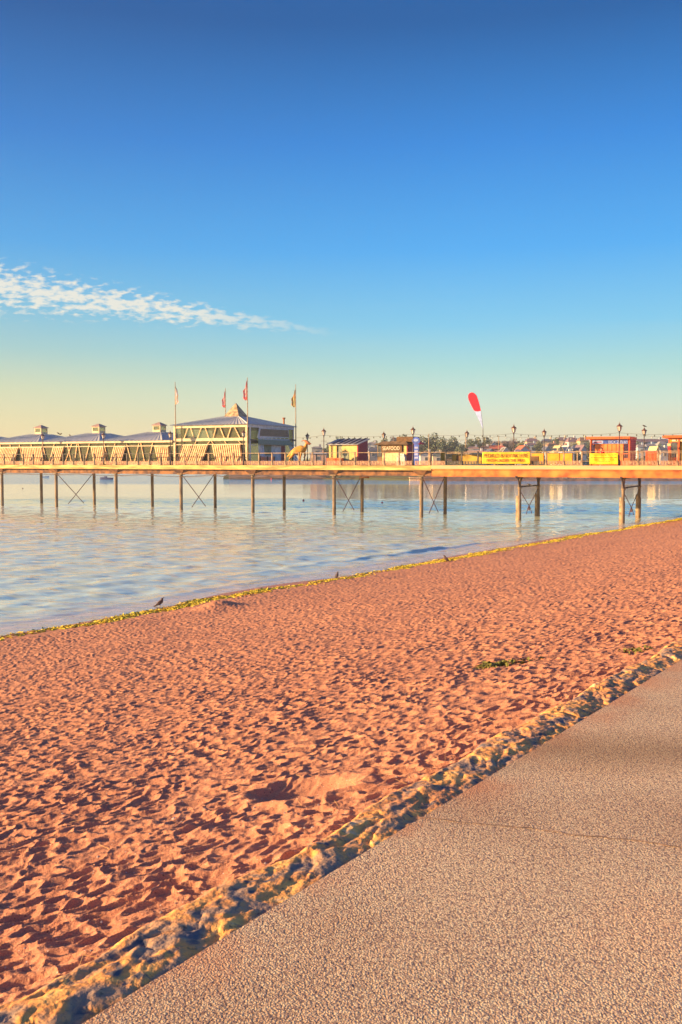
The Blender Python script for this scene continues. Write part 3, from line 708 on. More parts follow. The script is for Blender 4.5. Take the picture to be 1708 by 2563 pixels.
# railing ------------------------------------------------------------
rail = pthing('railing', 'pier railing with posts and pierced cast panels along the near edge', 'railing', 0, 0, DZ)
RH = 1.25
lampF = [108, 260, 427, 610, 811, 1034, 1286, 1550]
lt = [T(px, .2) for px in lampF]; lstep = (lt[-1]-lt[0])/7
bay = lstep/6
posts = []
n0 = int((T0-lt[0])/bay)+1; n1 = int((T1-lt[0])/bay)
allp = [lt[0]+bay*k for k in range(n0, n1)]
pmesh = {}
def rpost(t, m, key):
    if key not in pmesh:
        b = MB(); b.box(-.055, .055, .12, .26, 0, RH-.04); b.box(-.075, .075, .10, .28, RH-.04, RH+.05); b.box(-.08, .08, .1, .28, 0, .1)
        pmesh[key] = b.build('post', m, rail); o = pmesh[key]
    else: o = pmesh[key].copy(); C.objects.link(o)
    o.location = (t, 0, 0); return o
panm = {}
def rpanel(t, m, key):
    if key not in panm:
        b = MB(); x0, x1 = .09, bay-.09; y = .19
        b.box(x0, x1, y-.015, y+.015, .05, .09); b.box(x0, x1, y-.015, y+.015, .40, .44)
        n = 5; w_ = (x1-x0)/n
        for k in range(n):
            c = x0+w_*(k+.5); b.ring((c, y, .245), .13, .05); b.box(c-.025, c+.025, y-.012, y+.012, .20, .29)
            b.hexa([(c-w_/2-.02, y-.01, .09), (c-w_/2+.05, y-.01, .09), (c-w_/2+.05, y+.01, .09), (c-w_/2-.02, y+.01, .09)],
                   [(c-w_/2-.05, y-.01, .40), (c-w_/2+.02, y-.01, .40), (c-w_/2+.02, y+.01, .40), (c-w_/2-.05, y+.01, .40)])
        b.box(x0, x0+.05, y-.014, y+.014, .09, .40); b.box(x1-.05, x1, y-.014, y+.014, .09, .40)
        panm[key] = b.build('panel', m, rail); o = panm[key]
    else: o = panm[key].copy(); C.objects.link(o)
    o.location = (t, 0, 0); return o
balm = None
for k, t in enumerate(allp):
    px_mid = T(430); key = 'd' if t < px_mid or TJ < t < T(1215) else 'l'
    isl = abs((t-lt[0])/lstep - round((t-lt[0])/lstep)) < .01
    if not isl: rpost(t, M['raildark' if key == 'd' else 'railpost'], key)
    if t+bay < T1 and not (T(1476) < t+bay/2 < T(1530)) and not (T(1207) < t+bay/2 < T(1328)):
        rpanel(t, M['panel'] if t < TJ or t > T(1330) else M['raildark'], 'a' if t < TJ or t > T(1330) else 'b')
    # slim upright bars, only on the newer right hand section
    if t < T(1540): continue
    if balm is None:
        b = MB()
        for j in range(1, 11): xx = .08+(bay-.16)*j/11; b.box(xx-.009, xx+.009, .18, .20, .44, RH-.1)
        b.box(0, bay, .175, .205, RH-.16, RH-.13)
        balm = b.build('balusters', M['railpost'], rail); balm.location = (t, 0, 0)
    else: o = balm.copy(); C.objects.link(o); o.location = (t, 0, 0)
MB().box(allp[0], T(430), .14, .24, RH-.03, RH+.02).build('handrail', M['raildark'], rail)
MB().box(T(430)+.002, T1, .14, .24, RH-.03, RH+.02).build('handrail', M['railpost'], rail)
# far railing, plainer
rail2 = pthing('railing', 'far side pier railing seen between the kiosks', 'railing', 0, WB-.3, DZ)
MB().box(T0, T1, -.04, .04, RH-.03, RH+.02).build('handrail', M['railpost'], rail2)
MB().box(T0, T1, -.02, .02, .40, .44).build('lower_rail', M['railpost'], rail2)
po = None
for t in allp[::1]:
    if t < T(740, 12): continue
    if po is None: po = MB().box(-.05, .05, -.05, .05, 0, RH).build('post', M['railpost'], rail2); o = po
    else: o = po.copy(); C.objects.link(o)
    o.location = (t, 0, 0)

# lamps --------------------------------------------------------------
def make_lamp():
    r = thing('lamp_post', 'lamp', 'lamp post', (0, 0, 0), PROT, 'lamp posts along the pier')
    b = MB(); b.tube([(0, 0, 0), (0, 0, .5), (0, 0, .55), (0, 0, .9), (0, 0, .95), (0, 0, 2.75), (0, 0, 2.95)], [.10, .10, .075, .065, .048, .04, .06], 10); b.build('post', M['iron'], r, True)
    b = MB(); b.box(-.3, .3, -.014, .014, 2.40, 2.43); b.tube([(-.3, 0, 2.41), (-.31, 0, 2.41)], .03, 6); b.tube([(.3, 0, 2.41), (.31, 0, 2.41)], .03, 6); b.build('ladder_bar', M['iron'], r)
    b = MB(); b.tube([(0, 0, 2.96), (0, 0, 3.0), (0, 0, 3.36)], [.09, .12, .225], 6); g_ = b.build('lantern', M['lglass'], r)
    b = MB()
    for k in range(6):
        a = k*math.pi/3
        b.tube([(.12*math.cos(a), .12*math.sin(a), 3.0), (.23*math.cos(a), .23*math.sin(a), 3.37)], .012, 4)
    b.tube([(0, 0, 2.92), (0, 0, 3.0)], [.07, .125], 6); b.build('frame', M['iron'], g_)
    b = MB(); b.tube([(0, 0, 3.36), (0, 0, 3.40), (0, 0, 3.50), (0, 0, 3.55), (0, 0, 3.58), (0, 0, 3.62), (0, 0, 3.78)], [.275, .25, .12, .06, .075, .03, .008], 8); b.build('cap', M['lcap'], r)
    return r
lamp0 = make_lamp()
lampB = [770, 961, 1169, 1362, 1612]
LB = {108: 'leftmost lamp post, in front of the low striped building near the left edge', 260: 'second lamp post from the left, before the low striped building',
      427: 'lamp post just left of the tall flagpole at the big pavilion corner', 610: 'lamp post in front of the pavilion beside its right front corner',
      811: 'tall lamp post left of the yellow and red cabin', 1034: 'tall lamp post in front of the seafood kiosk at its right end',
      1286: 'tall lamp post rising behind the pedalo hire banner', 1550: 'tall lamp post in front of the red donut kiosk',
      770: 'smaller lamp post behind the dinosaur statue', 961: 'smaller lamp post rising behind the seafood sign',
      1169: 'smaller lamp post with thin mast beside it, left of the feather flag', 1362: 'lamp post with dark red cap right of the pedalo hire banner',
      1612: 'lamp post with a bird on top between the two red kiosks'}
lampobjs = []
for i, px in enumerate(lampF+lampB):
    w = .2 if px in lampF else 12.3
    o = lamp0 if i == 0 else copy_tree(lamp0)
    o.location = world(T(px, w), w, DZ); o['label'] = LB[px]; lampobjs.append(o)
for k, nm in ((-1, 'lamp post beyond the left edge of the picture'),): pass

# festoon lights ------------------------------------------------------
def festoon(name, label, knots, w, sag, m):
    r = pthing(name, label, 'string lights', knots[0][0], w, knots[0][1])
    b = MB(); bulbs = []
    path = []
    for (ta, za), (tb, zb) in zip(knots[:-1], knots[1:]):
        n = max(4, int((tb-ta)/.68))
        for k in range(n):
            f_ = k/n; tt = ta+(tb-ta)*f_; zz = za+(zb-za)*f_-sag*((tb-ta)/10)*4*f_*(1-f_)
            path.append((tt-knots[0][0], 0, zz-knots[0][1]))
            if k: bulbs.append(path[-1])
    path.append((knots[-1][0]-knots[0][0], 0, knots[-1][1]-knots[0][1]))
    b.tube(path, .014, 4); b.build('cable', M['iron'], r)
    b0 = None
    for p in bulbs:
        if b0 is None:
            b = MB(); b.tube([(0, 0, 0), (0, 0, -.05), (0, 0, -.08), (0, 0, -.14), (0, 0, -.17)], [.02, .03, .055, .055, .02], 6); b0 = b.build('bulb', m, r, True); o = b0
        else: o = b0.copy(); C.objects.link(o)
        o.location = p
def kn(lst, w): return [PP(px, py, w)[::2] for px, py in lst]
festoon('string_lights', 'string of small bulbs slung between the front row of lamp posts', kn([(742, 1096), (811, 1089), (1034, 1086), (1170, 1088), (1286, 1085), (1440, 1087), (1550, 1083), (1708, 1085), (1800, 1084)], .35), .35, .22, M['bulbdark'])
festoon('string_lights', 'string of small bulbs slung along the far side of the pier', kn([(811, 1106), (900, 1108), (1074, 1101), (1249, 1092), (1362, 1092), (1500, 1094), (1612, 1090), (1760, 1094)], 12.0), 12.0, .25, M['bulb'])
for px, py, lab in ((1074, 1086, 'pale thin mast standing behind the joint of the pier deck'), (1166, 1090, 'thin mast close beside the small lamp left of the feather flag'),
                    (1249, 1092, 'thin mast rising behind the pedalo hire banner')):
    w = .3 if px == 1074 else 12.0
    t, _, z = PP(px, py, w); r = pthing('string_light_mast', lab, 'mast', t, w, DZ, 'thin masts for the string lights')
    MB().tube([(0, 0, 0), (0, 0, z-DZ)], [.045, .03], 8).build('pole', M['railpost'], r); MB().box(-.08, .08, -.02, .02, z-DZ-.05, z-DZ).build('bracket', M['iron'], r)

# ------------------------------------------------------------------ long low building
W0 = 1.7
tb0, tb1 = T(438, W0), T(620, W0)
W1 = W0+(tb1-tb0)*1.02
def zz(py, px=440): return ZP(py, px, W0)-DZ
low = pthing('amusement_arcade', 'long low arcade with striped slanting panels and hipped blue roofs', 'building', tb0, W0, DZ)
Lx0 = T(-260, W0)-tb0                        # left end (outside the frame)
ze1 = zz(1102); ze0 = zz(1107); zt_ = zz(1115); zc_ = zz(1117)
D = W1-W0
b = MB(); b.box(Lx0, -.15, -.35, D, ze0, ze1); b.build('eaves_board', M['cream'], low)
b = MB(); b.box(Lx0, -.15, -.12, -.02, zt_-.06, zt_+.03); b.box(Lx0, -.15, -.05, .05, 0, .35); b.build('sill_beam', M['cream'], low)
b = MB(); b.box(Lx0, -.15, .02, .06, .35, ze0); b.build('glazing', M['glass'], low)
b = MB(); b.box(Lx0, -.15, 0.1, D, .0, .06); b.box(Lx0, -.15, D-.1, D, 0, ze0); b.build('interior', M['floor'], low)
b = MB()
for k in range(14):
    x = Lx0+1.6+k*3.3
    if x < -1: b.box(x, x+1.5, 1.6, 2.4, .06, 1.7)
b.build('arcade_cabinets', M['curtain'], low)
def PX(px, py=1130): return T(px, W0)-tb0
def slat_panel(x0t, x1t, x0b, x1b, zb, zt, lean, parent, name='slatted_panel', m='canopy'):
    b = MB(); n = max(3, int(round((x1t-x0t)/.27)))
    for k in range(n):
        for (f0, f1, yo) in ((k/n, (k+.52)/n, 0.0),):
            a0 = x0t+(x1t-x0t)*f0; a1 = x0t+(x1t-x0t)*f1; c0 = x0b+(x1b-x0b)*f0; c1 = x0b+(x1b-x0b)*f1
            b.hexa([(c0, -lean, zb), (c1, -lean, zb), (c1, -lean+.05, zb), (c0, -lean+.05, zb)], [(a0, -.14, zt), (a1, -.14, zt), (a1, -.09, zt), (a0, -.09, zt)])
    o = b.build(name, M[m], parent)
    b = MB(); b.hexa([(x0b, -lean+.055, zb), (x1b, -lean+.055, zb), (x1b, -lean+.07, zb), (x0b, -lean+.07, zb)], [(x0t, -.085, zt), (x1t, -.085, zt), (x1t, -.07, zt), (x0t, -.07, zt)])
    b.build('backing', M['recess'], o)
    b = MB(); b.box(x0t-.02, x1t+.02, -.17, -.08, zt-.02, zt+.06); b.build('capping', M['cream'], o)
for (a0, a1, b0_, b1_) in ((-230, -150, -242, -160), (-60, -30, -50, -20), (-22, 49, -32, 41), (57, 107, 66, 118), (135, 163, 128, 155), (230, 262, 241, 273), (287, 319, 280, 310), (389, 424, 402, 431)):
    slat_panel(PX(a0), PX(a1), PX(b0_), PX(b1_), .12, zc_, .45, low)
b = MB()
BARP = [low]
def bar(xa, za, xb, zb_, th=.06, y=-.1):
    MB().hexa([(xa-th, y, za), (xa+th, y, za), (xa+th, y+.08, za), (xa-th, y+.08, za)], [(xb-th, y, zb_), (xb+th, y, zb_), (xb+th, y+.08, zb_), (xb-th, y+.08, zb_)]).build('mullion', M['canopy'], BARP[0])
for pb_, pt_ in ((10, 2), (34, 27), (60, 50), (85, 80), (118, 108), (128, 138), (165, 182), (180, 170), (188, 195), (205, 198), (214, 226), (272, 262), (280, 290), (330, 318), (338, 350), (363, 354), (373, 384)):
    bar(PX(pb_), .35, PX(pt_), ze0, .045)
# roofs + lanterns
wm = W0+D*.5
vals = [T(px, wm)-tb0 for px in (-118, 36, 175, 325, 478)]
vals = [vals[0]-(vals[1]-vals[0])]+vals
cups = {1: None}
zr = ZP(1087, 262, wm)-DZ
for k in range(len(vals)-1):
    x0, x1 = vals[k], vals[k+1]
    if k == len(vals)-2: x1 = vals[k+1]
    xc = (x0+x1)/2; y0, y1 = -.45, D; yc = D*.5; h = .9
    zr_ = zr+.10
    b = MB()
    c4 = [(xc-h, yc-h, zr_), (xc+h, yc-h, zr_), (xc+h, yc+h, zr_), (xc-h, yc+h, zr_)]; e4 = [(x0, y0, ze1+.01), (x1, y0, ze1+.01), (x1, y1, ze1+.01), (x0, y1, ze1+.01)]
    if x1 > -.2:
        e4[1] = (x1, y0, ze1+.01)
    b.hexa(e4, c4); rf = b.build('roof', M['roof'], low)
    b = MB()       # standing seams
    for (ea, eb, ca, cb) in ((e4[0], e4[1], c4[0], c4[1]), (e4[1], e4[2], c4[1], c4[2])):
        for j in range(1, 16):
            f_ = j/16; p0 = Vector(ea).lerp(Vector(eb), f_); p1 = Vector(ca).lerp(Vector(cb), f_); b.tube([p0+Vector((0, 0, .02)), p1+Vector((0, 0, .02))], .025, 4, False)
    for (e_, c_) in zip(e4, c4): b.tube([Vector(e_)+Vector((0, 0, .03)), Vector(c_)+Vector((0, 0, .03))], .05, 4, False)
    b.build('seams', M['roof'], rf)
    cz0 = zr_; cz1 = cz0+.22; cz2 = cz0+.82; cz3 = cz2+.08
    cp = MB(); s = .55
    cp.box(xc-s, xc+s, yc-s, yc+s, cz0, cz1+.08); cp.box(xc-s, xc+s, yc-s, yc+s, cz2-.1, cz2)
    for sx in (-1, 1):
        for sy in (-1, 1): cp.box(*sorted((xc+sx*s, xc+sx*(s-.12))), *sorted((yc+sy*s, yc+sy*(s-.12))), cz1+.08, cz2-.1)
    cu = cp.build('cupola', M['cream'], low)
    MB().box(xc-s+.05, xc+s-.05, yc-s+.05, yc+s-.05, cz1+.08, cz2-.1).build('panes', M['glass'], cu)
    b = MB(); b.box(xc-s-.12, xc+s+.12, yc-s-.12, yc+s+.12, cz2, cz2+.06)
    b.hexa([(xc-s-.12, yc-s-.12, cz2+.06), (xc+s+.12, yc-s-.12, cz2+.06), (xc+s+.12, yc+s+.12, cz2+.06), (xc-s-.12, yc+s+.12, cz2+.06)],
           [(xc-.08, yc-.08, cz2+.38), (xc+.08, yc-.08, cz2+.38), (xc+.08, yc+.08, cz2+.38), (xc-.08, yc+.08, cz2+.38)]); b.build('cupola_roof', M['tile'], cu)
b = MB(); _t = PP(390, 1078, wm); b.tube([(_t[0]-tb0, D*.5, zr-.3), (_t[0]-tb0, D*.5, zr+.1), (_t[0]-tb0, D*.5, zr+.14)], [.3, .35, .1], 10); b.build('roof_vent', M['tile'], low)

# ------------------------------------------------------------------ two storey pavilion
pav = pthing('pavilion', 'two storey pavilion with slanted window bars and a pointed pyramid roof top', 'building', tb0, W0, DZ)
LX = tb1-tb0
def zv(py): return ZP(py, 600, W0)-DZ
E0, E1 = zv(1069), zv(1062); L0, L1 = zv(1103), zv(1095.5); ZC = zv(1113)
b = MB(); b.box(-.05, LX, -.12, .02, E0, E1); b.box(-.05, .02, .02, D, E0, E1); b.box(-.05, LX, D-.02, D+.1, E0, E1); b.build('eaves_board', M['cream'], pav)
b = MB(); b.box(LX-.02, LX+.12, -.12, D+.1, E0, E1); b.build('eaves_board', M['bluewhite'], pav)['label'] = 'eaves board on the end, its blue shade put into the colour'  # bluish copy of the cream eaves, shade painted into its colour
b = MB(); b.box(-.05, LX-.02, -.12, .02, L0, L1); b.box(-.05, LX, -.10, .0, ZC+.03, ZC+.10); b.build('floor_band', M['cream'], pav)
for bx in ((LX-.16, LX+.02, -.15, .03, 0, E0), (-.05, .16, -.15, .03, 0, E0), (LX-.1, LX+.06, D-.08, D+.08, 0, E0), (-.05, .1, D-.08, D+.08, 0, E0)): MB().box(*bx).build('corner_post', M['cream'], pav)
b = MB(); b.box(.1, LX-.14, .04, .07, .3, L0); b.box(.1, LX-.14, .04, .07, L1, E0); b.box(.1, LX-.14, D-.07, D-.04, L1, E0)
b.box(LX-.07, LX-.04, .05, D-.1, .1, E0); b.build('glazing', M['glass'], pav)
b = MB(); b.box(0, LX-.1, .1, D-.1, 0, .05); b.box(0, LX-.1, .1, D-.1, L0-.1, L0+.05); b.box(.2, LX-.4, .6, D-.6, E0-.02, E0+.03); b.box(2.0, LX-3, D*.45, D*.5, .05, E0-.1); b.build('interior', M['floor'], pav)
b = MB()
BARP[0] = pav
for bot, top in ((462.8, 472), (487, 479.6), (496.4, 505.6), (524.7, 515.6), (535.5, 542.4), (563, 553), (571.4, 579.9), (602, 589)):
    bar(PX(bot), L1, PX(top), E0, .05)
for bot, top in ((489, 492), (519, 527), (537, 531), (569, 564), (606, 598)): bar(PX(bot), ZC, PX(top), L0, .035)
b = MB()
b.box(PX(449), PX(462), .3, .4, L1, E0-.02); b.box(PX(570), PX(582), 1.2, 1.3, L1+.1, E0-.3); b.build('blinds', M['curtain'], pav)
slat_panel(PX(457), PX(523), PX(446), PX(513), .1, ZC, .55, pav); slat_panel(PX(533), PX(604), PX(547), PX(614), .1, ZC, .55, pav)
# roof
zr2 = ZP(1043, 590, W0+D*.5)-DZ; zap = ZP(1009, 590, W0+D*.5)-DZ; xc = T(592, W0+D*.5)-tb0; yc = D*.5; s = .85
e4 = [(-.3, -.4, E1+.01), (LX+.35, -.4, E1+.01), (LX+.35, D+.4, E1+.01), (-.3, D+.4, E1+.01)]; c4 = [(xc-s, yc-s, zr2), (xc+s, yc-s, zr2), (xc+s, yc+s, zr2), (xc-s, yc+s, zr2)]
rf = MB().hexa(e4, c4).build('roof', M['roof'], pav)
b = MB()
for (ea, eb, ca, cb) in ((e4[0], e4[1], c4[0], c4[1]), (e4[1], e4[2], c4[1], c4[2])):
    for j in range(1, 22):
        f_ = j/22; b.tube([Vector(ea).lerp(Vector(eb), f_)+Vector((0, 0, .02)), Vector(ca).lerp(Vector(cb), f_)+Vector((0, 0, .02))], .025, 4, False)
for (e_, c_) in zip(e4, c4): b.tube([Vector(e_)+Vector((0, 0, .03)), Vector(c_)+Vector((0, 0, .03))], .05, 4, False)
b.build('seams', M['roof'], rf)
b = MB(); i = 0
b.hexa([(xc-s-.15, yc-s-.15, zr2-.02), (xc+s+.15, yc-s-.15, zr2-.02), (xc+s+.15, yc+s+.15, zr2-.02), (xc-s-.15, yc+s+.15, zr2-.02)],
       [(xc-.03, yc-.03, zap), (xc+.03, yc-.03, zap), (xc+.03, yc+.03, zap), (xc-.03, yc+.03, zap)])
b.build('spire', M['ochre'], pav)
# chimney flue
wf, zf = PT(711, 1047, tb1-.8); b = MB(); y_ = wf-W0; b.tube([(LX-.8, y_, E1), (LX-.8, y_, zf-DZ)], .10, 8); b.tube([(LX-.8, y_, zf-DZ-.12), (LX-.8, y_, zf-DZ+.08)], [.13, .2], 8); b.build('flue', M['rust'], pav)
# end wall (faces right)
def EW(px, py): w, z = PT(px, py, tb1); return w-W0, z-DZ
def epoly(pts, x0, x1, name, m, parent=pav, label=None):
    q = [EW(*p) for p in pts]; n = len(q); b = MB()
    b.v = [(x0, y, z) for y, z in q]+[(x1, y, z) for y, z in q]; b.f = [tuple(range(n)), tuple(range(2*n-1, n-1, -1))]+[(k, n+k, n+(k+1) % n, (k+1) % n) for k in range(n)]
    o = b.build(name, M[m], parent)
    if label: o['label'] = label
    return o
epoly([(648.5, 1070.5), (720, 1072.5), (721.5, 1096), (643, 1096)], LX, LX+.12, 'window_frame', 'bluewhite')
epoly([(650.5, 1073), (718.5, 1076.5), (720, 1094), (648, 1091)], LX+.12, LX+.16, 'window', 'purple')
b = MB()
n = 26
(yt0, zt0), (yt1, zt1) = EW(644, 1096), EW(722, 1098); (yb0, zb0), (yb1, zb1) = EW(632, 1136), EW(730, 1136)
for k in range(n):
    f0, f1 = k/n, (k+.6)/n; fb = .5*(f0+f1); inside = .16 < fb < .86
    zb = EW(660, 1112)[1] if inside else .05
    fr = (zt0-zb)/(zt0-zb0) if inside else 1.35
    A0 = yt0+(yt1-yt0)*f0; A1 = yt0+(yt1-yt0)*f1; B0 = yb0+(yb1-yb0)*f0; B1 = yb0+(yb1-yb0)*f1
    B0 = A0+(B0-A0)*fr; B1 = A1+(B1-A1)*fr; xo = LX+.15+.7*fr
    b.hexa([(LX+xo-LX, B0, zb), (xo, B1, zb), (xo-.04, B1, zb), (xo-.04, B0, zb)], [(LX+.15, A0, zt0), (LX+.15, A1, zt0), (LX+.11, A1, zt0), (LX+.11, A0, zt0)])
b.build('corrugated_awning', M['bluewhite'], pav)
b = MB(); fr = 1
b.hexa([(LX+.60, yb0+.35, EW(660, 1112)[1]-.05), (LX+.60, yb1-.35, EW(660, 1112)[1]-.05), (LX+.57, yb1-.35, EW(660, 1112)[1]-.05), (LX+.57, yb0+.35, EW(660, 1112)[1]-.05)],
       [(LX+.10, yt0, zt0), (LX+.10, yt1, zt0), (LX+.07, yt1, zt0), (LX+.07, yt0, zt0)]); b.build('awning_lining', M['curtain'], pav)
epoly([(651, 1113), (714, 1113), (714, 1165), (651, 1165)], LX+.02, LX+.05, 'door_wall', 'bluewhite')
epoly([(654, 1114), (678, 1114), (678, 1140), (654, 1140)], LX+.05, LX+.08, 'shutter', 'curtain')
epoly([(703, 1117), (712, 1117), (712, 1163), (703, 1163)], LX+.05, LX+.08, 'door', 'redkiosk2')
epoly([(624, 1068), (627, 1068), (627, 1163), (624, 1163)], LX, LX+.06, 'mullion', 'bluewhite')
epoly([(733, 1070), (735, 1070), (735, 1163), (733, 1163)], LX, LX+.06, 'mullion', 'bluewhite')
for (a, c) in ((626, 642), (723, 738)): epoly([(a, 1099), (c, 1100), (c, 1104), (a, 1103)], LX, LX+.08, 'transom', 'iron'); epoly([(a, 1112), (c, 1113), (c, 1115), (a, 1114)], LX, LX+.06, 'transom', 'bluewhite')
# spotlights on the end
for k in range(7):
    y_, z_ = EW(655+k*10.5, 1098.5); MB().tube([(LX+.22, y_, z_), (LX+.3, y_, z_+.02)], [.05, .07], 8).build('spotlight', M['letter'], pav)
# benches in front of the end wall
for px in (666, 684):
    t_, w_ = tb1+1.3, PT(px, 1150, tb1+1.3)[0]
    bn = pthing('bench', 'orange wooden bench below the shutter, %s one' % ('left' if px == 666 else 'right'), 'bench', t_, w_, DZ, 'benches outside the pavilion end wall')
    b = MB(); [b.box(-.25+.12*k, -.16+.12*k, -.8, .8, .42, .46) for k in range(4)]; b.build('seat', M['orangedoor'], bn)
    b = MB(); [b.box(-.32, -.28, -.8, .8, .55+.13*k, .64+.13*k) for k in range(3)]; b.build('backrest', M['orangedoor'], bn)
    for sy in (-.7, .7): b = MB(); b.box(-.3, -.22, sy-.04, sy+.04, 0, .95); b.box(.1, .17, sy-.04, sy+.04, 0, .42); b.build('leg', M['iron'], bn)

# flagpoles -----------------------------------------------------------
def flagpole(px, ytop, w, base, fy0, fy1, fw, m, label, side=-1, lean=0):
    t, _, ztop = PP(px, ytop, w); r = pthing('flagpole', label, 'flagpole', t, w, base, 'flagpoles around the pavilion')
    h = ztop-base; b = MB(); b.tube([(0, 0, 0), (0, 0, h*.5), (0, 0, h)], [.075, .06, .03], 10)
    b.tube([(0, 0, h), (0, 0, h+.06), (0, 0, h+.1)], [.03, .05, .01], 8); b.build('pole', M['railpost'], r, True)
    za = PP(px, fy0, w)[2]-base; zb = PP(px, fy1, w)[2]-base; b = MB(); n = 26; mcols = 7
    ww = fw*K/25
    for i in range(n+1):
        f_ = i/n; wd = ww*(math.sin(min(1, f_*1.5)*math.pi/2)*.9+.12)*(1 if f_ < .9 else (1-(f_-.9)*4))
        wd *= 1+.12*math.sin(f_*17)
        z_ = za+(zb-za)*f_
        for j in range(mcols):
            u_ = j/(mcols-1); x_ = side*u_*wd+ (.06*side); y_ = .09*math.sin(u_*9+f_*3)*(.3+u_); b.v.append((x_+.03*math.sin(f_*9)*u_, y_, z_-u_*.35*(1-f_)))
    for i in range(n):
        for j in range(mcols-1): a = i*mcols+j; b.f.append((a, a+1, a+mcols+1, a+mcols))
    fo = b.build('flag', M[m], r, True); sd = fo.modifiers.new('s', 'SOLIDIFY'); sd.thickness = .015
flagpole(438.5, 958, 1.2, DZ, 965, 1012, 9, 'flaglilac', 'tall flagpole with a limp lilac flag at the left corner of the pavilion', 1)
flagpole(564.5, 973, W1+.5, DZ, 977, 1020, 8, 'flaguk', 'shorter flagpole with a limp red flag behind the pavilion roof')
flagpole(619.5, 947, 1.2, DZ, 950, 1002, 9, 'flaguk', 'tallest flagpole with a limp red and white flag at the pavilion front corner')
flagpole(740.5, 964, W1-.3, DZ, 972, 1019, 10, 'flagtan', 'flagpole with a limp tan flag at the far right corner of the pavilion')

# feather flag ---------------------------------------------------------
w = 1.6
ff = pthing('feather_flag', 'tall teardrop feather flag, red above and white tinted with blue shade below', 'flag', T(1209.5, w), w, DZ); t0 = T(1209.5, w)
def fp(cx, cy): a = PP(1000+cx/3.92, 960+cy/3.92, w); return (a[0]-t0, a[2]-DZ)
polepts = [(820, 760), (822, 600), (821, 450), (815, 380), (800, 270), (780, 185), (757, 115), (735, 94), (715, 86)]
MB().tube([(fp(*p)[0], .02, fp(*p)[1]) for p in polepts], [.04, .035, .03, .025, .022, .02, .016, .014, .012], 8).build('pole', M['iron'], ff, True)
MB().box(-.35, .35, -.35, .35, 0, .07).build('base', M['iron'], ff)
redp = [(800, 266), (790, 225), (778, 180), (757, 118), (738, 97), (712, 86), (692, 92), (678, 108), (675, 130), (681, 160), (700, 200), (718, 235), (733, 262), (745, 270), (772, 274)]
MB().prism([fp(*p) for p in redp], -.01, .01).build('sail', M['flagred'], ff)
whp = [(800.5, 267), (772, 275), (745, 271), (738, 270), (760, 315), (785, 365), (803, 405), (820, 450), (816, 385), (808, 325)]
MB().prism([fp(*p) for p in whp], -.009, .009).build('sail', M['flagwhite'], ff)['label'] = 'white lower sail of the flag, blue shade in its colour'

# dinosaur -------------------------------------------------------------
w = 2.6; t0 = T(745, w)
dn = pthing('dinosaur_statue', 'mustard yellow crested dinosaur statue standing behind the railing', 'statue', t0, w, DZ)
def dpnt(cx, cy, y=0): a = PP(700+cx/15.68, 1090+cy/15.68, w); return (a[0]-t0, y, a[2]-DZ)
V = [dpnt(700, 560), dpnt(840, 530), dpnt(950, 560), dpnt(1020, 470), dpnt(1050, 360), dpnt(1065, 260), dpnt(580, 620), dpnt(470, 700), dpnt(380, 780), dpnt(290, 850),
     dpnt(640, 650, -.3), dpnt(560, 790, -.32), dpnt(450, 900, -.3), dpnt(470, 1040, -.3),
     dpnt(700, 660, .3), dpnt(740, 800, .32), dpnt(700, 920, .3), dpnt(730, 1060, .3),
     dpnt(900, 640, -.25), dpnt(880, 800, -.28), dpnt(860, 930, -.26), dpnt(870, 1060, -.26), dpnt(930, 640, .25), dpnt(960, 780, .28), dpnt(900, 880, .28)]
E = [(0, 1), (1, 2), (2, 3), (3, 4), (4, 5), (0, 6), (6, 7), (7, 8), (8, 9), (0, 10), (10, 11), (11, 12), (12, 13), (0, 14), (14, 15), (15, 16), (16, 17), (2, 18), (18, 19), (19, 20), (20, 21), (2, 22), (22, 23), (23, 24)]
Rr = [.46, .46, .34, .2, .15, .15, .36, .26, .13, .03, .26, .19, .10, .09, .26, .19, .10, .09, .12, .09, .07, .07, .12, .09, .06]
skin('body', V, E, Rr, M['dino'], dn, 2)
V = [dpnt(1065, 250), dpnt(1120, 270), dpnt(1180, 310), dpnt(1250, 335), dpnt(1000, 205), dpnt(930, 195), dpnt(860, 228), dpnt(1150, 340), dpnt(1200, 370)]
skin('head', V, [(0, 1), (1, 2), (2, 3), (0, 4), (4, 5), (5, 6), (1, 7), (7, 8)], [.17, .15, .1, .05, .09, .05, .03, .08, .04], M['dinohead'], dn, 2)

# yellow & red cabin -----------------------------------------------------
def kiosk_frame(name, label, px0, px1, wq, cat='kiosk'):
    t0 = T(px0, wq); t1 = T(px1, wq); return pthing(name, label, cat, t0, wq, DZ), t1-t0, t0
w = 6.2
cb, lx, t0 = kiosk_frame('cabin', 'cream yellow cabin with crimson end wall and sloping grey roof', 824, 897, w, 'cabin')
hz_ = ZP(1113.5, 860, w)-DZ
wd, zb_ = PT(921, 1104, t0+lx); dpt = wd-w; hb = ZP(1113.5, 860, w)-DZ+.55
b = MB(); b.box(0, .9, 0, dpt, 0, hz_); b.box(1.55, lx-.12, 0, dpt, 0, hz_); b.build('wall', M['yellow'], cb)
b = MB(); b.box(.9, 1.55, .12, .2, 0, hz_); b.build('grey_door', M['curtain'], cb)
b = MB(); b.v = [(lx-.12, -.03, 0), (lx-.12, dpt, 0), (lx-.12, dpt, hb), (lx-.12, -.03, hz_), (lx, -.03, 0), (lx, dpt, 0), (lx, dpt, hb), (lx, -.03, hz_)]
b.f = [(0, 1, 2, 3), (7, 6, 5, 4), (0, 4, 5, 1), (1, 5, 6, 2), (2, 6, 7, 3), (3, 7, 4, 0)]; b.build('end_wall', M['redend'], cb)
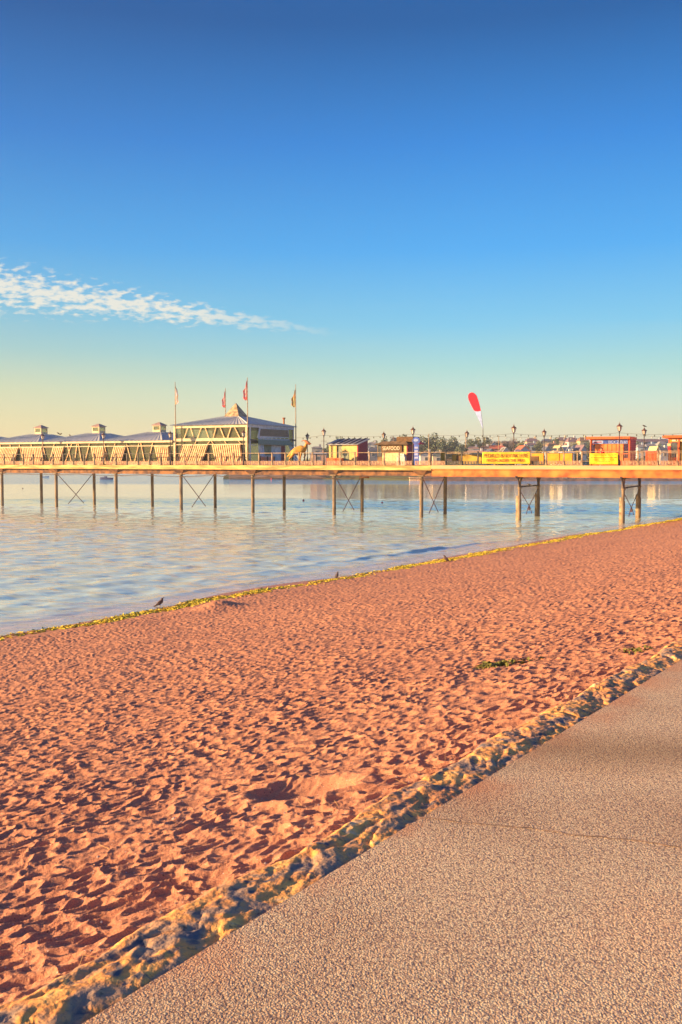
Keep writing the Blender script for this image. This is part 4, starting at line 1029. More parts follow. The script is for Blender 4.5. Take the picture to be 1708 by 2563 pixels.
b = MB(); b.hexa([(-.25, -.3, hz_), (lx+.15, -.3, hz_), (lx+.15, dpt+.25, hb+.06), (-.25, dpt+.25, hb+.06)], [(-.25, -.3, hz_+.08), (lx+.15, -.3, hz_+.08), (lx+.15, dpt+.25, hb+.16), (-.25, dpt+.25, hb+.16)]); rf = b.build('roof', M['cabin_roof'], cb)
b = MB()
for k in range(5):
    x = .4+k*(lx-.4)/4.6; b.hexa([(x, -.28, hz_+.085), (x+.18, -.28, hz_+.085), (x+.18, dpt+.2, hb+.165), (x, dpt+.2, hb+.165)], [(x, -.28, hz_+.13), (x+.18, -.28, hz_+.13), (x+.18, dpt+.2, hb+.23), (x, dpt+.2, hb+.23)])
b.build('roof_ribs', M['iron'], rf)
MB().box(.0, lx*.52, -.55, -.03, 0, .75).build('counter', M['redkiosk'], cb)
b = MB(); b.box(lx*.45, lx*.68, -.04, .0, .25, 1.25); b.build('notice_board', M['curtain'], cb)

# seafood kiosk ----------------------------------------------------------
w = 6.4
sk_, lx, t0 = kiosk_frame('seafood_kiosk', 'brown roofed kiosk with a white lettered SEAFOOD sign', 944, 1020, w)
h1 = ZP(1113, 980, w)-DZ; h2 = ZP(1104.5, 980, w)-DZ; sx = lambda px: T(px, w)-t0; sz = lambda py: ZP(py, 980, w)-DZ
dpt = PT(1035, 1130, t0+lx)[0]-w
dpt = max(2.2, min(dpt, 3.2))
MB().box(0, lx-.1, .1, dpt, 0, h1).build('wall', M['brownroof'], sk_)
MB().box(sx(1009), lx-.1, .02, .1, 0, h1).build('wall_panel', M['yellow'], sk_)
MB().box(lx-.1, lx, .02, dpt, 0, h1).build('end_wall', M['redend'], sk_)
MB().box(sx(946), sx(955), .03, .1, .9, h1-.1).build('window', M['pane'], sk_)
MB().box(sx(957), sx(1006), .02, .1, .2, 1.25).build('shutter', M['canopy'], sk_)
b = MB(); b.hexa([(-.25, -.4, h1), (lx+.2, -.4, h1), (lx+.2, dpt+.2, h1), (-.25, dpt+.2, h1)], [(.45, .4, h2), (lx-.3, .4, h2), (lx-.3, dpt-.5, h2), (.45, dpt-.5, h2)]); rf = b.build('roof', M['brownroof'], sk_)
MB().box(sx(988), sx(1030), .5, 2.2, h2-.05, ZP(1093, 1000, w+.5)-DZ).build('roof_box', M['brown'], rf)
sg = MB().box(sx(955.5), sx(1007), -.12, -.02, sz(1131), sz(1114)).build('sign', M['brown'], sk_)
text_fit('lettering', 'SEAFOOD', M['letter'], sg, sx(959.3), sx(1002), -.135, sz(1126.5), sz(1117.3))
b = MB(); b.box(sx(999), sx(1019), -.6, -.1, 0, .85); b.hexa([(sx(1000), -.6, .85), (sx(1018), -.6, .85), (sx(1018), -.1, .85), (sx(1000), -.1, .85)], [(sx(1004), -.5, 1.2), (sx(1016), -.5, 1.2), (sx(1016), -.2, 1.2), (sx(1004), -.2, 1.2)]); b.build('chest_freezer', M['white'], sk_)

# blue ice cream board
w = 4.4; t0 = T(1043, w)
ib = pthing('blue_sign_board', 'tall blue and white sign board with a rounded top beside the seafood kiosk', 'sign', t0, w, DZ)
f_ = lambda px, py: (T(px, w)-t0, ZP(py, px, w)-DZ)
b = MB(); b.prism([f_(1037, 1164), f_(1049, 1164), f_(1049, 1112), f_(1037, 1112)], -.05, .05); bd_ = b.build('panel', M['blue'], ib)
b = MB(); c = f_(1042, 1103); b.prism([(c[0]+.42*math.cos(a), c[1]+.36*math.sin(a)) for a in np.linspace(0, 2*math.pi, 21)[:-1]], -.06, .06); b.build('round_top', M['blue'], ib)
b = MB(); b.prism([(c[0]+.26*math.cos(a), c[1]+.05+.13*math.sin(a)) for a in np.linspace(0, 2*math.pi, 17)[:-1]], -.075, -.062); b.build('round_patch', M['flagwhite'], ib)
b = MB(); z_ = f_(1042, 1120)[1]
for k in range(4): zz_ = z_-k*.33; b.box(f_(1038.5, 1120)[0], f_(1047.5, 1120)[0], -.065, -.052, zz_-.12, zz_+.08)
b.build('pictures', M['bluelt'], bd_)
w = 6.0; t0 = T(1049, w); ps = pthing('parasol', 'small dark red parasol tilted beside the blue sign board', 'parasol', t0, w, DZ)
f_ = lambda px, py: (T(px, w)-t0, 0, ZP(py, px, w)-DZ)
MB().tube([(0.0, 0, 0), f_(1045, 1136), f_(1051, 1105)], .03, 6).build('pole', M['redend'], ps)
a_ = f_(1050, 1112); b = MB(); b.tube([(a_[0], 0, a_[2]), (a_[0], 0, a_[2]+.3)], [.68, .05], 10); b.build('canopy', M['redend'], ps)
MB().tube([(0, 0, 0), (0, 0, .08)], .28, 10).build('base', M['iron'], ps)

# donut kiosk -------------------------------------------------------------
w = 4.6
dk, lx, t0 = kiosk_frame('donut_kiosk', 'orange red flat roofed kiosk with a white and blue DONUTS sign', 1478, 1577, w)
sx = lambda px: T(px, w)-t0; sz = lambda py: ZP(py, 1520, w)-DZ
dpt = PT(1592, 1140, t0+lx)[0]-w; dpt = max(2.0, min(dpt, 3.6)); h1 = sz(1099)
MB().box(0, lx-.08, .1, dpt, 0, h1).build('wall', M['redkiosk'], dk)
MB().box(lx-.08, lx, .05, dpt, 0, h1).build('end_wall', M['redkiosk2'], dk)
b = MB()
for k in range(12): z_ = .15+k*(h1-.2)/12; b.box(lx, lx+.03, .05, dpt, z_, z_+.10)
b.build('weatherboards', M['redend'], dk)
b = MB(); b.box(-.32, lx+.05, -.45, dpt+.2, h1, sz(1093)); b.build('roof', M['redkiosk'], dk)
b = MB(); b.box(sx(1490), sx(1560), .04, .1, .1, sz(1111.5)); b.build('shutter', M['orangedoor'], dk)
b = MB()
for px in (1500, 1509, 1520, 1531, 1542): b.box(sx(px)-.02, sx(px)+.02, .02, .04, .1, sz(1112))
b.build('shutter_battens', M['redkiosk'], dk)
MB().box(0.05, sx(1489), .05, .1, .7, sz(1112)).build('window', M['purple'], dk)
MB().box(sx(1562), lx-.12, .05, .1, .7, sz(1112)).build('window', M['purple'], dk)
b = MB(); b.box(-.03, .06, .0, .12, 0, h1); b.box(lx-.12, lx, .0, .05, 0, h1); b.box(0, lx, .0, .05, sz(1135)-.06, sz(1135)); b.build('trim', M['redkiosk'], dk)
sg = MB().box(sx(1483.5), sx(1571), -.06, .02, sz(1110.5), sz(1101)).build('sign', M['flagwhite'], dk)
b = MB(); b.box(sx(1510), sx(1523), -.075, -.062, sz(1110), sz(1101.5)); b.build('sign_patch', M['blue'], sg)
text_fit('lettering', 'DONUTS', M['blue'], sg, sx(1526), sx(1569), -.08, sz(1109.5), sz(1102.2))
b = MB(); b.box(sx(1486), sx(1506), -.075, -.062, sz(1107.5), sz(1105)); b.build('sign_stroke', M['redend'], sg)

# right hand kiosk
w = 4.0
rk, lx, t0 = kiosk_frame('red_kiosk', 'bright red kiosk with a white name board at the right edge of the pier', 1673, 1800, w)
sx = lambda px: T(px, w)-t0; sz = lambda py: ZP(py, 1690, w)-DZ; h1 = sz(1096)
b = MB(); b.box(0, lx, .1, 3.0, 0, h1); b.build('wall', M['redkiosk'], rk)
b = MB(); b.box(-.45, lx+.3, -.5, 3.2, h1, sz(1089.5)); b.build('roof', M['redkiosk'], rk)
MB().box(sx(1680), sx(1696), .04, .1, .75, sz(1107)).build('window', M['pane'], rk)
MB().box(sx(1702), lx-.2, .04, .1, .5, sz(1107)).build('menu_board', M['hoard'], rk)
b = MB(); b.box(sx(1677), lx, -.02, .06, sz(1105.5), sz(1097)); sgo = b.build('name_board', M['hoard2'], rk)
b = MB(); b.box(sx(1682), lx, -.04, -.021, sz(1104.5), sz(1099.5)); b.build('name_strip', M['letter'], sgo)
b = MB()
for k in range(16): x = sx(1682)+.3+k*.24; b.box(x, x+random.uniform(.06, .14), -.05, -.041, sz(1103.6), sz(1100.6)-random.choice((0, .04)))
b.build('name_strokes', M['ink'], sgo)
MB().box(sx(1670.5), sx(1679), .02, .1, sz(1116), sz(1109.5)).build('poster', M['canopy'], rk)
MB().box(sx(1671), sx(1678.5), .02, .1, sz(1126), sz(1118)).build('poster', M['redend'], rk)
MB().box(sx(1697), sx(1701), -.1, .1, 0, h1).build('pillar', M['redkiosk'], rk)
# red counter box
w = 3.0; rb, lx, t0 = kiosk_frame('red_bin_store', 'small bright red lidded box between the lamp and the right kiosk', 1617, 1644, w, 'box')
z1 = ZP(1128, 1630, w)-DZ
b = MB(); b.box(0, lx, 0, 1.0, 0, z1-.1); b.build('box', M['redkiosk'], rb)
b = MB(); b.box(-.06, lx+.06, -.08, 1.06, z1-.1, z1); b.build('lid', M['hullred'], rb)
b = MB()
for k in range(9): b.box(lx*(k+.2)/9, lx*(k+.35)/9, -.03, 0, .1, z1-.12)
b.build('slats', M['orangedoor'], rb)

# hoardings and banners ---------------------------------------------------
def hoarding(px0, px1, py0, w, m, label, name='hoarding'):
    t0 = T(px0, w); r = pthing(name, label, 'hoarding', t0, w, DZ, 'yellow hoardings on the far side of the pier'); lx = T(px1, w)-t0; z1 = ZP(py0, (px0+px1)/2, w)-DZ
    MB().box(0, lx, -.03, .03, .15, z1).build('panel', M[m], r)
    b = MB(); n = max(2, int(lx/2))
    for k in range(n+1): x = lx*k/n; b.box(x-.04, x+.04, .03, .1, 0, z1+.05)
    b.box(0, lx, -.05, .05, z1, z1+.05); b.build('frame', M['brownroof'], r)
    return r, lx, z1
hoarding(1104, 1116, 1133, 10.5, 'hoard', 'small narrow mustard hoarding left of the others', 'hoarding')
r_, lx_, z1_ = hoarding(1133, 1206, 1138, 9.5, 'hoard', 'mustard hoarding with a dark picture left of the pedalo hire banner')
MB().box(lx_*.14, lx_*.28, -.05, -.031, .3, z1_-.08).build('picture', M['brown'], r_)
hoarding(1332, 1361, 1135, 9.5, 'hoard2', 'orange hoarding right beside the pedalo hire banner')
hoarding(1371, 1400, 1135, 9.5, 'hoard2', 'orange hoarding in the middle between the two banners')
hoarding(1402, 1433, 1135, 9.5, 'hoard2', 'orange hoarding nearest the red donut kiosk')
b_, lx_, z1_ = hoarding(1330, 1348, 1143, 8.0, 'brown', 'low dark slatted board in front of the orange hoarding'); b_['category'] = 'board'
def banner(px0, px1, py0, py1, m, label, name='banner', wav=.025):
    t0 = T(px0, -.02); lx = T(px1, -.02)-t0; pm = (px0+px1)/2; z0 = ZP(py1, pm, 0)-DZ; z1 = ZP(py0, pm, 0)-DZ
    r = pthing(name, label, 'banner', t0, -.02, DZ); b = MB(); nx, nz_ = 60, 10
    for j in range(nz_+1):
        for i in range(nx+1):
            f_, g_ = i/nx, j/nz_; b.v.append((lx*f_, wav*math.sin(f_*23+g_*2.5)*math.sin(g_*3.1)+.02*math.sin(f_*9-g_*4), z0+(z1-z0)*g_-.03*math.sin(f_*math.pi)*(g_)))
    for j in range(nz_):
        for i in range(nx): a = j*(nx+1)+i; b.f.append((a, a+1, a+nx+2, a+nx+1))
    o = b.build('cloth', M[m], r, True); sd = o.modifiers.new('s', 'SOLIDIFY'); sd.thickness = .01
    return r, lx, z0, z1, o
r_, lx, z0, z1, cl = banner(1207.5, 1328, 1131, 1161, 'ban', 'yellow banner reading PEDALO & KAYAK HIRE tied to the railing')
hh = z1-z0
text_fit('lettering', 'PEDALO & KAYAK HIRE', M['ink'], cl, lx*.035, lx*.955, -.065, z0+hh*.53, z0+hh*.86, .008)
text_fit('lettering', 'FROM UNDER THE PIER', M['ink'], cl, lx*.10, lx*.875, -.065, z0+hh*.16, z0+hh*.41, .008)
r_, lx, z0, z1, cl = banner(1476.5, 1548, 1134, 1162, 'ban2', 'bright yellow banner with small lettering in front of the donut kiosk'); hh = z1-z0
for row, (a, c, fz, th, mm) in enumerate(((.06, .95, .82, .05, 'ink2'), (.05, .93, .56, .075, 'ink2'), (.08, .85, .38, .04, 'ink'), (.28, .7, .25, .035, 'ink'))):
    b = MB(); x = lx*a
    while x < lx*c:
        l = random.uniform(.03, .09); h_ = th*hh*random.uniform(.7, 1.1); b.box(x, x+l, -.068, -.06, z0+hh*fz, z0+hh*fz+h_); x += l+random.choice((.02, .03, .09))
    b.build('lettering', M[mm], cl)

# person in red -------------------------------------------------------------
w = 1.5; t0 = T(1506, w); pz = 1.62
pr = pthing('person', 'dark haired person in a red top standing behind the bright yellow banner', 'person', t0, w, DZ)
hz_ = ZP(1120.5, 1506, w)-DZ; q = hz_/1.7
V = [(0, 0, .92), (0, 0, 1.12), (0, 0, 1.34), (0, .01, 1.47), (0, 0, 1.56), (.0, -.01, 1.63),
     (-.10, 0, .86), (-.11, -.02, .48), (-.11, .02, .08), (-.11, -.12, .04), (.10, 0, .86), (.11, .02, .48), (.12, .05, .08), (.12, -.08, .04),
     (-.2, 0, 1.38), (-.25, .02, 1.1), (-.24, -.1, .86), (.2, 0, 1.38), (.26, .03, 1.1), (.25, -.08, .86),
     (-.245, -.13, .78), (.255, -.11, .78)]
E = [(0, 1), (1, 2), (2, 3), (3, 4), (4, 5), (0, 6), (6, 7), (7, 8), (8, 9), (0, 10), (10, 11), (11, 12), (12, 13), (2, 14), (14, 15), (15, 16), (2, 17), (17, 18), (18, 19), (16, 20), (19, 21)]
V = [(a*q, b_*q, c*q) for a, b_, c in V]
rr = [.15, .13, .15, .06, .09, .085, .1, .065, .045, .035, .1, .065, .045, .035, .06, .045, .035, .06, .045, .035, .03, .03]
skin('body', V, E, [r*q for r in rr], M['skin'], pr, 2)
V2 = [V[0], V[1], V[2], (0, 0, 1.42*q), V[14], V[15], V[17], V[18]]
skin('red_top', V2, [(0, 1), (1, 2), (2, 3), (2, 4), (4, 5), (2, 6), (6, 7)], [r*q for r in (.175, .16, .175, .08, .08, .06, .08, .06)], M['redshirt'], pr, 2)
V3 = [(0, 0, .93*q)]+[V[k] for k in (6, 7, 8, 10, 11, 12)]
skin('trousers', V3, [(0, 1), (1, 2), (2, 3), (0, 4), (4, 5), (5, 6)], [r*q for r in (.17, .115, .08, .06, .115, .08, .06)], M['trousers'], pr, 2)
b = MB(); b.tube([(0, .03*q, 1.5*q), (0, .035*q, 1.6*q), (0, .03*q, 1.68*q), (0, .01*q, 1.735*q)], [.075*q, .105*q, .10*q, .03*q], 10); b.build('hair', M['hair'], pr, True)

# birds ----------------------------------------------------------------------
def bird(name, label, loc, s, heading, m='bird', pitch=38, cat='bird', group=None, wingm=None, legs=True):
    r = thing(name, label, cat, loc, heading, group)
    a = R(pitch); ca, sa = math.cos(a), math.sin(a); h0 = .30 if legs else .12
    def q(x, z, y=0): return ((x*ca - z*0)*s, y*s, (h0+x*sa+z)*s)
    up = pitch > 30
    V = [q(0, 0), q(.20, .03), q(.30, .10), q(.36, .16), q(-.2, -.02), q(-.42, -.04), q(-.66, -.08)]
    if up: V = [(a_*s, 0, b_*s) for a_, b_ in ((0, .33), (.12, .45), (.15, .60), (.185, .72), (-.14, .24), (-.28, .15), (-.50, .03))]
    skin('body', V, [(0, 1), (1, 2), (2, 3), (0, 4), (4, 5), (5, 6)], [(.155*s, .17*s), (.14*s, .15*s), (.09*s, .10*s), (.085*s, .09*s), (.11*s, .13*s), (.05*s, .07*s), (.018*s, .045*s)], M[m], r, 2)
    b = MB(); e = V[3]; b.tube([(e[0]+.05*s, 0, e[2]), (e[0]+.13*s, 0, e[2]-.005*s), (e[0]+.19*s, 0, e[2]-.035*s)], [.035*s, .022*s, .004*s], 6); b.build('beak', M['iron'], r, True)
    for sy in (-1, 1):
        b = MB(); p = [q(.18, .08, sy*.13), q(.0, .06, sy*.175), q(-.25, .0, sy*.13), q(-.52, -.03, sy*.05), q(-.2, -.1, sy*.14), q(.1, -.07, sy*.155)]
        if up: p = [(a_*s, sy*y_*s, b_*s) for a_, y_, b_ in ((.10, .13, .54), (-.05, .16, .46), (-.22, .12, .28), (-.42, .03, .09), (-.12, .13, .22), (.06, .15, .34))]
        b.poly(p); o = b.build('wing', M[wingm or m], r); sd = o.modifiers.new('s', 'SOLIDIFY'); sd.thickness = .02*s
        if legs:
            b = MB(); b.tube([(-.02*s, sy*.06*s, (h0-.08)*s), (.02*s, sy*.06*s, .12*s), (-.01*s, sy*.06*s, .01*s)], [.022*s, .012*s, .012*s], 6)
            for da in (-.5, 0, .5): b.tube([(-.01*s, sy*.06*s, .012*s), ((-.01+.09*math.cos(da))*s, (sy*.06+.09*math.sin(da))*s, .006*s)], [.012*s, .006*s], 4)
            b.tube([(-.01*s, sy*.06*s, .012*s), (-.07*s, sy*.06*s, .006*s)], [.01*s, .005*s], 4); b.build('leg', M['iron'], r)
    return r
def on_sand(px, py):
    c = GP(px, py, .3)
    for _ in range(6):
        z = float(sand_h(np.array([c.x]), np.array([c.y]))[0]); c = GP(px, py, z)
    return c
bird('crow', 'dark crow facing right on the seaweed line at the left', on_sand(401, 1519), .47, R(8), 'bird', 42)
bird('pigeon', 'plump grey bird seen from behind on the wet edge, middle of three', on_sand(844, 1449), .44, R(70), 'birdgrey', 52)
bird('jackdaw', 'slim brown bird facing left on the seaweed line, right of the wave', on_sand(1117, 1407), .50, R(172), 'bird', 50)
# gull sitting on trestle beam
t = T(1302, WF); wb = PT(1326, 1213, t)[0]
bird('gull', 'white gull with dark wing perched on the iron trestle below the deck', world(t, wb, 3.10), .5, PROT+R(95+80), 'gull', 8, wingm='wing', legs=False)
bird('gull', 'small bird perched on top of the lamp between the red kiosks', world(T(1612, 12.3), 12.3, DZ+3.77), .42, R(182), 'wing', 12, legs=False)
for px, py, lab, hd in ((40, 1095, 'small bird on the arcade roof valley near the left edge', 20), (146, 1085, 'small bird on the arcade ridge, left one of the pair beside the cupola', 200), (152, 1087, 'small bird on the arcade ridge, right one of the pair beside the cupola', 10), (175, 1090, 'small bird on the roof valley right of the first cupola', 170)):
    t_, _, z_ = PP(px, py, wm); bird('roof_bird', lab, world(t_, wm, z_-.10), .45, PROT+R(hd), 'wing', 15, group='birds on the arcade roofs')

# ------------------------------------------------------------------ boats and buoys
def hull(name, label, px, py, L_, hm, heading=0, cabin=None, cat='boat', col=None):
    c = GP(px, py, 0.0); r = thing(name, label, cat, (c.x, c.y, 0), heading)
    b = MB(); n = 9; rings = []
    for k in range(n):
        f_ = k/(n-1); x = (f_-.5)*L_; wd = L_*.19*(1-max(0, (f_-.45)/.55)**2.2)*(.85 if f_ < .1 else 1)+.01; hgt = L_*.13*(1+.45*f_**2)
        rings.append([(x, -wd, hgt), (x, -wd*.8, 0), (x, 0, -.12), (x, wd*.8, 0), (x, wd, hgt)])
    for ri in rings: b.v += ri
    for k in range(n-1):
        for j in range(4): a = k*5+j; b.f.append((a, a+1, a+6, a+5))
    b.f.append((0, 1, 2, 3, 4)); b.build('hull', M[hm], r, True)
    b = MB(); b.v = []; 
    for ri in rings: b.v += [(ri[0][0], ri[0][1]*.97, ri[0][2]*.8), (ri[4][0], ri[4][1]*.97, ri[4][2]*.8)]
    for k in range(n-1): a = k*2; b.f.append((a, a+1, a+3, a+2))
    b.build('deck', M['hullwhite'], r)
    if cabin:
        b = MB(); h0 = L_*.12; b.hexa([(-L_*.05, -L_*.1, h0), (L_*.2, -L_*.09, h0), (L_*.2, L_*.09, h0), (-L_*.05, L_*.1, h0)], [(-L_*.04, -L_*.08, h0+L_*.13), (L_*.12, -L_*.07, h0+L_*.13), (L_*.12, L_*.07, h0+L_*.13), (-L_*.04, L_*.08, h0+L_*.13)]); b.build('cabin', M[cabin], r)
    return r
hull('boat', 'dark blue small boat moored under the deck at the left', 266, 1200, 4.0, 'hullblue', R(170), 'hullblue')
hull('boat', 'tiny pale boat seen left of the first cross brace', 114, 1194, 2.4, 'hullwhite', 0)
hull('boat', 'orange boat beside the moored raft in the distance', 584, 1195, 3.6, 'hullorange', R(10), 'hullorange')
hull('boat', 'small white boat near the far shore, right of the fifth pile', 737, 1196.5, 2.4, 'hullwhite', R(5), 'hullwhite')
hull('boat', 'white boat with a red line by the far harbour wall', 938, 1196.5, 6.0, 'hullwhite', R(185), 'hullred')
c = GP(612, 1198.5, 0); r = thing('raft', 'long flat moored raft with orange covers in the distance', 'raft', (c.x, c.y, 0), R(2))
MB().box(-3.6, 3.6, -1.2, 1.2, -.1, .35).build('pontoon', M['hullblue'], r)
for x in (-2.6, -.9, 1.2, 2.6): b = MB(); b.hexa([(x-.6, -.8, .35), (x+.6, -.8, .35), (x+.6, .8, .35), (x-.6, .8, .35)], [(x-.35, -.5, .85), (x+.35, -.5, .85), (x+.35, .5, .85), (x-.35, .5, .85)]); b.build('cover', M['hullorange'], r)
def buoy(px, py, rr, m, label):
    c = GP(px, py, 0); r = thing('buoy', label, 'buoy', (c.x, c.y, 0), 0, 'marker buoys on the water')
    b = MB(); b.tube([(0, 0, -rr*.6), (0, 0, -rr*.2), (0, 0, rr*.5), (0, 0, rr*1.1), (0, 0, rr*1.5)], [rr*.5, rr, rr, rr*.6, rr*.15], 10); b.build('float', M[m], r, True)
    MB().tube([(0, 0, rr*1.45), (0, 0, rr*1.8)], rr*.12, 6).build('ring', M['iron'], r)
buoy(760, 1254, .15, 'hullred', 'dark red buoy between the fifth and sixth near piles'); buoy(957, 1259, .13, 'hullred', 'small red buoy right of the second cross brace from the right')
buoy(680, 1200, .28, 'hullred', 'distant pink red buoy near the far shore'); buoy(57, 1223, .12, 'iron', 'tiny black buoy at the far left of the water')

# ------------------------------------------------------------------ far shore
M['hill'] = mat('hill_green', (.12, .14, .06), .9, .3, .06, col2=(.07, .09, .055), coords='Object')
M['rock'] = mat('shingle_bank', (.34, .20, .15), .9, .3, .8, col2=(.16, .11, .10), bump=.5)
M['quay'] = mat('pink_harbour_wall', (.40, .26, .20), .9, .25, .3, stretch=(1, 1, 4))
ysh = 256.0
xs_ = np.linspace(-36, 420, 130); yy_ = np.concatenate([[ysh, ysh+2.5, ysh+5], np.linspace(ysh+8, 900, 60)])
Xh, Yh = np.meshgrid(xs_, yy_)
def hill_z(x, y):
    k = np.clip((y-ysh-6)/190, 0, 1); kx = np.clip((x+60)/110, 0, 1); kx = kx*kx*(3-2*kx)
    k2 = np.clip((x-12)/45, 0, 1); k2 = k2*k2*(3-2*k2)
    return 1.2 + k*(3.0 + 6.0*kx + 3.6*k2) + (fbm(x*.02+3, y*.02, 3, 91)-.5)*3*k*kx
Zh = hill_z(Xh, Yh); Zh = np.where(Yh < ysh+1, -.3, Zh); Zh = np.where((Yh >= ysh+1) & (Yh < ysh+6), 1.1, Zh)
Yo = Yh + np.where(Xh < 22, 24*np.clip((22-Xh)/30, 0, 1), 0)
tag(grid_mesh('hillside', Xh, Yo, Zh, np.ones_like(Xh, bool), M['hill']), kind='structure')
hwl = thing('harbour_bank', 'low reddish stone bank along the far shore with white HARBOUR letters', 'sea wall', (0, ysh-.5, 0))
b = MB(); xa = 22.
b.hexa([(xa, -1.2, -.4), (420, -1.2, -.4), (420, 4, -.4), (xa, 4, -.4)], [(xa+1, .2, 1.35), (420, .2, 1.35), (420, 4, 1.35), (xa+1, 4, 1.35)]); b.build('bank', M['rock'], hwl)
lx0 = DP(1407, 1196, ysh-.5).x; lx1 = DP(1420, 1196, ysh-.5).x
text_fit('lettering', 'THE', M['letter'], hwl, lx0, lx1, -.35, .72, 1.55, .05); text_fit('lettering', 'HARBOUR', M['letter'], hwl, DP(1431, 1196, ysh).x, DP(1475, 1196, ysh).x, -.35, .72, 1.55, .05)
qw_ = thing('harbour_wall', 'grey pink harbour wall across the bay behind the middle of the pier', 'sea wall', (0, ysh+24, 0))
MB().box(-34, 24, -1, 1.5, -.4, 1.5).build('wall', M['quay'], qw_); MB().box(-34, 24, -1.2, -.98, .2, .5).build('ledge', M['rock'], qw_)
ww_ = thing('slipway', 'pale orange stone slipway end by the far harbour bank', 'slipway', (DP(1045, 1198, 262).x, 262, 0))
MB().hexa([(-2.5, -5, -.3), (2.6, -5, -.3), (2.6, 6, -.3), (-2.5, 6, -.3)], [(-2.5, -4.4, .9), (2.6, -4.4, .9), (2.6, 6, 1.3), (-2.5, 6, 1.3)]).build('ramp', M['canopy'], ww_)

def house(px, ya, ye, wpx, Yd, wc, rc, label, gable=False, nwin=2, chim=True, cat='house'):
    c = DP(px, ye, Yd); sc = F/Yd; wdt = wpx/sc; hr = (ye-ya)/sc; zg = min(float(hill_z(np.array([c.x]), np.array([Yd]))[0]), c.z-2.6)-.8
    he = c.z-zg; dp_ = max(5, wdt*.55) if not gable else 8
    r = thing('house', label, cat, (c.x, Yd, zg), R(random.uniform(-4, 4)), 'houses on the far hillside')
    hw_ = wdt/2
    wm_ = wallmat('wall_%s' % '_'.join(str(int(v*100)) for v in wc), wc); rm_ = wallmat('tiles_%s' % '_'.join(str(int(v*100)) for v in rc), rc)
    if gable:
        b = MB(); b.prism([(-hw_, 0), (hw_, 0), (hw_, he), (0, he+hr), (-hw_, he)], 0, dp_); w_ = b.build('wall', wm_, r)
        b = MB()
        for s_ in (-1, 1):
            b.prism([(0, he+hr+.02), (s_*(hw_+.4), he-.25*hr/hw_*1.6+.02), (s_*(hw_+.4), he-.25*hr/hw_*1.6+.2), (0, he+hr+.22)], -.35, dp_+.3)
        rf = b.build('roof', rm_, r)
    else:
        b = MB(); b.box(-hw_, hw_, 0, dp_, 0, he); w_ = b.build('wall', wm_, r)
        b = MB(); i = min(hw_*.35, hr)
        b.hexa([(-hw_-.3, -.4, he), (hw_+.3, -.4, he), (hw_+.3, dp_+.4, he), (-hw_-.3, dp_+.4, he)], [(-hw_+i, dp_/2-.05, he+hr), (hw_-i, dp_/2-.05, he+hr), (hw_-i, dp_/2+.05, he+hr), (-hw_+i, dp_/2+.05, he+hr)]); rf = b.build('roof', rm_, r)
    if chim: MB().box(hw_*.4, hw_*.4+.7, dp_*.4, dp_*.4+.7, he+hr*.4, he+hr+.7).build('chimney', wm_, rf)
    nf = max(1, int(he/2.8))
    nw = max(1, min(6, int(wdt/2.6)))
    wc_ = 0
    for f_ in range(nf):
        zt = he-.7-f_*2.7
        if zt-1.2 < .3: break
        if f_ > 1: break
        for k in range(nw):
            x = -hw_+wdt*(k+.5)/nw
            wfm = MB().box(x-.55, x+.55, -.06, .02, zt-1.25, zt).build('window', M['white'], r)
            MB().box(x-.45, x+.45, -.08, -.06, zt-1.15, zt-.1).build('pane', M['pane'], wfm)
    return r
WHT = (.66, .66, .68); CRM = (.72, .6, .42); YEL = (.62, .52, .30); PNK = (.6, .38, .3); BLU = (.42, .52, .66); ORA = (.5, .24, .13); PUR = (.22, .15, .20); NAV = (.10, .12, .2); RED = (.62, .16, .09); GRY = (.3, .3, .34); BRN = (.3, .19, .13)
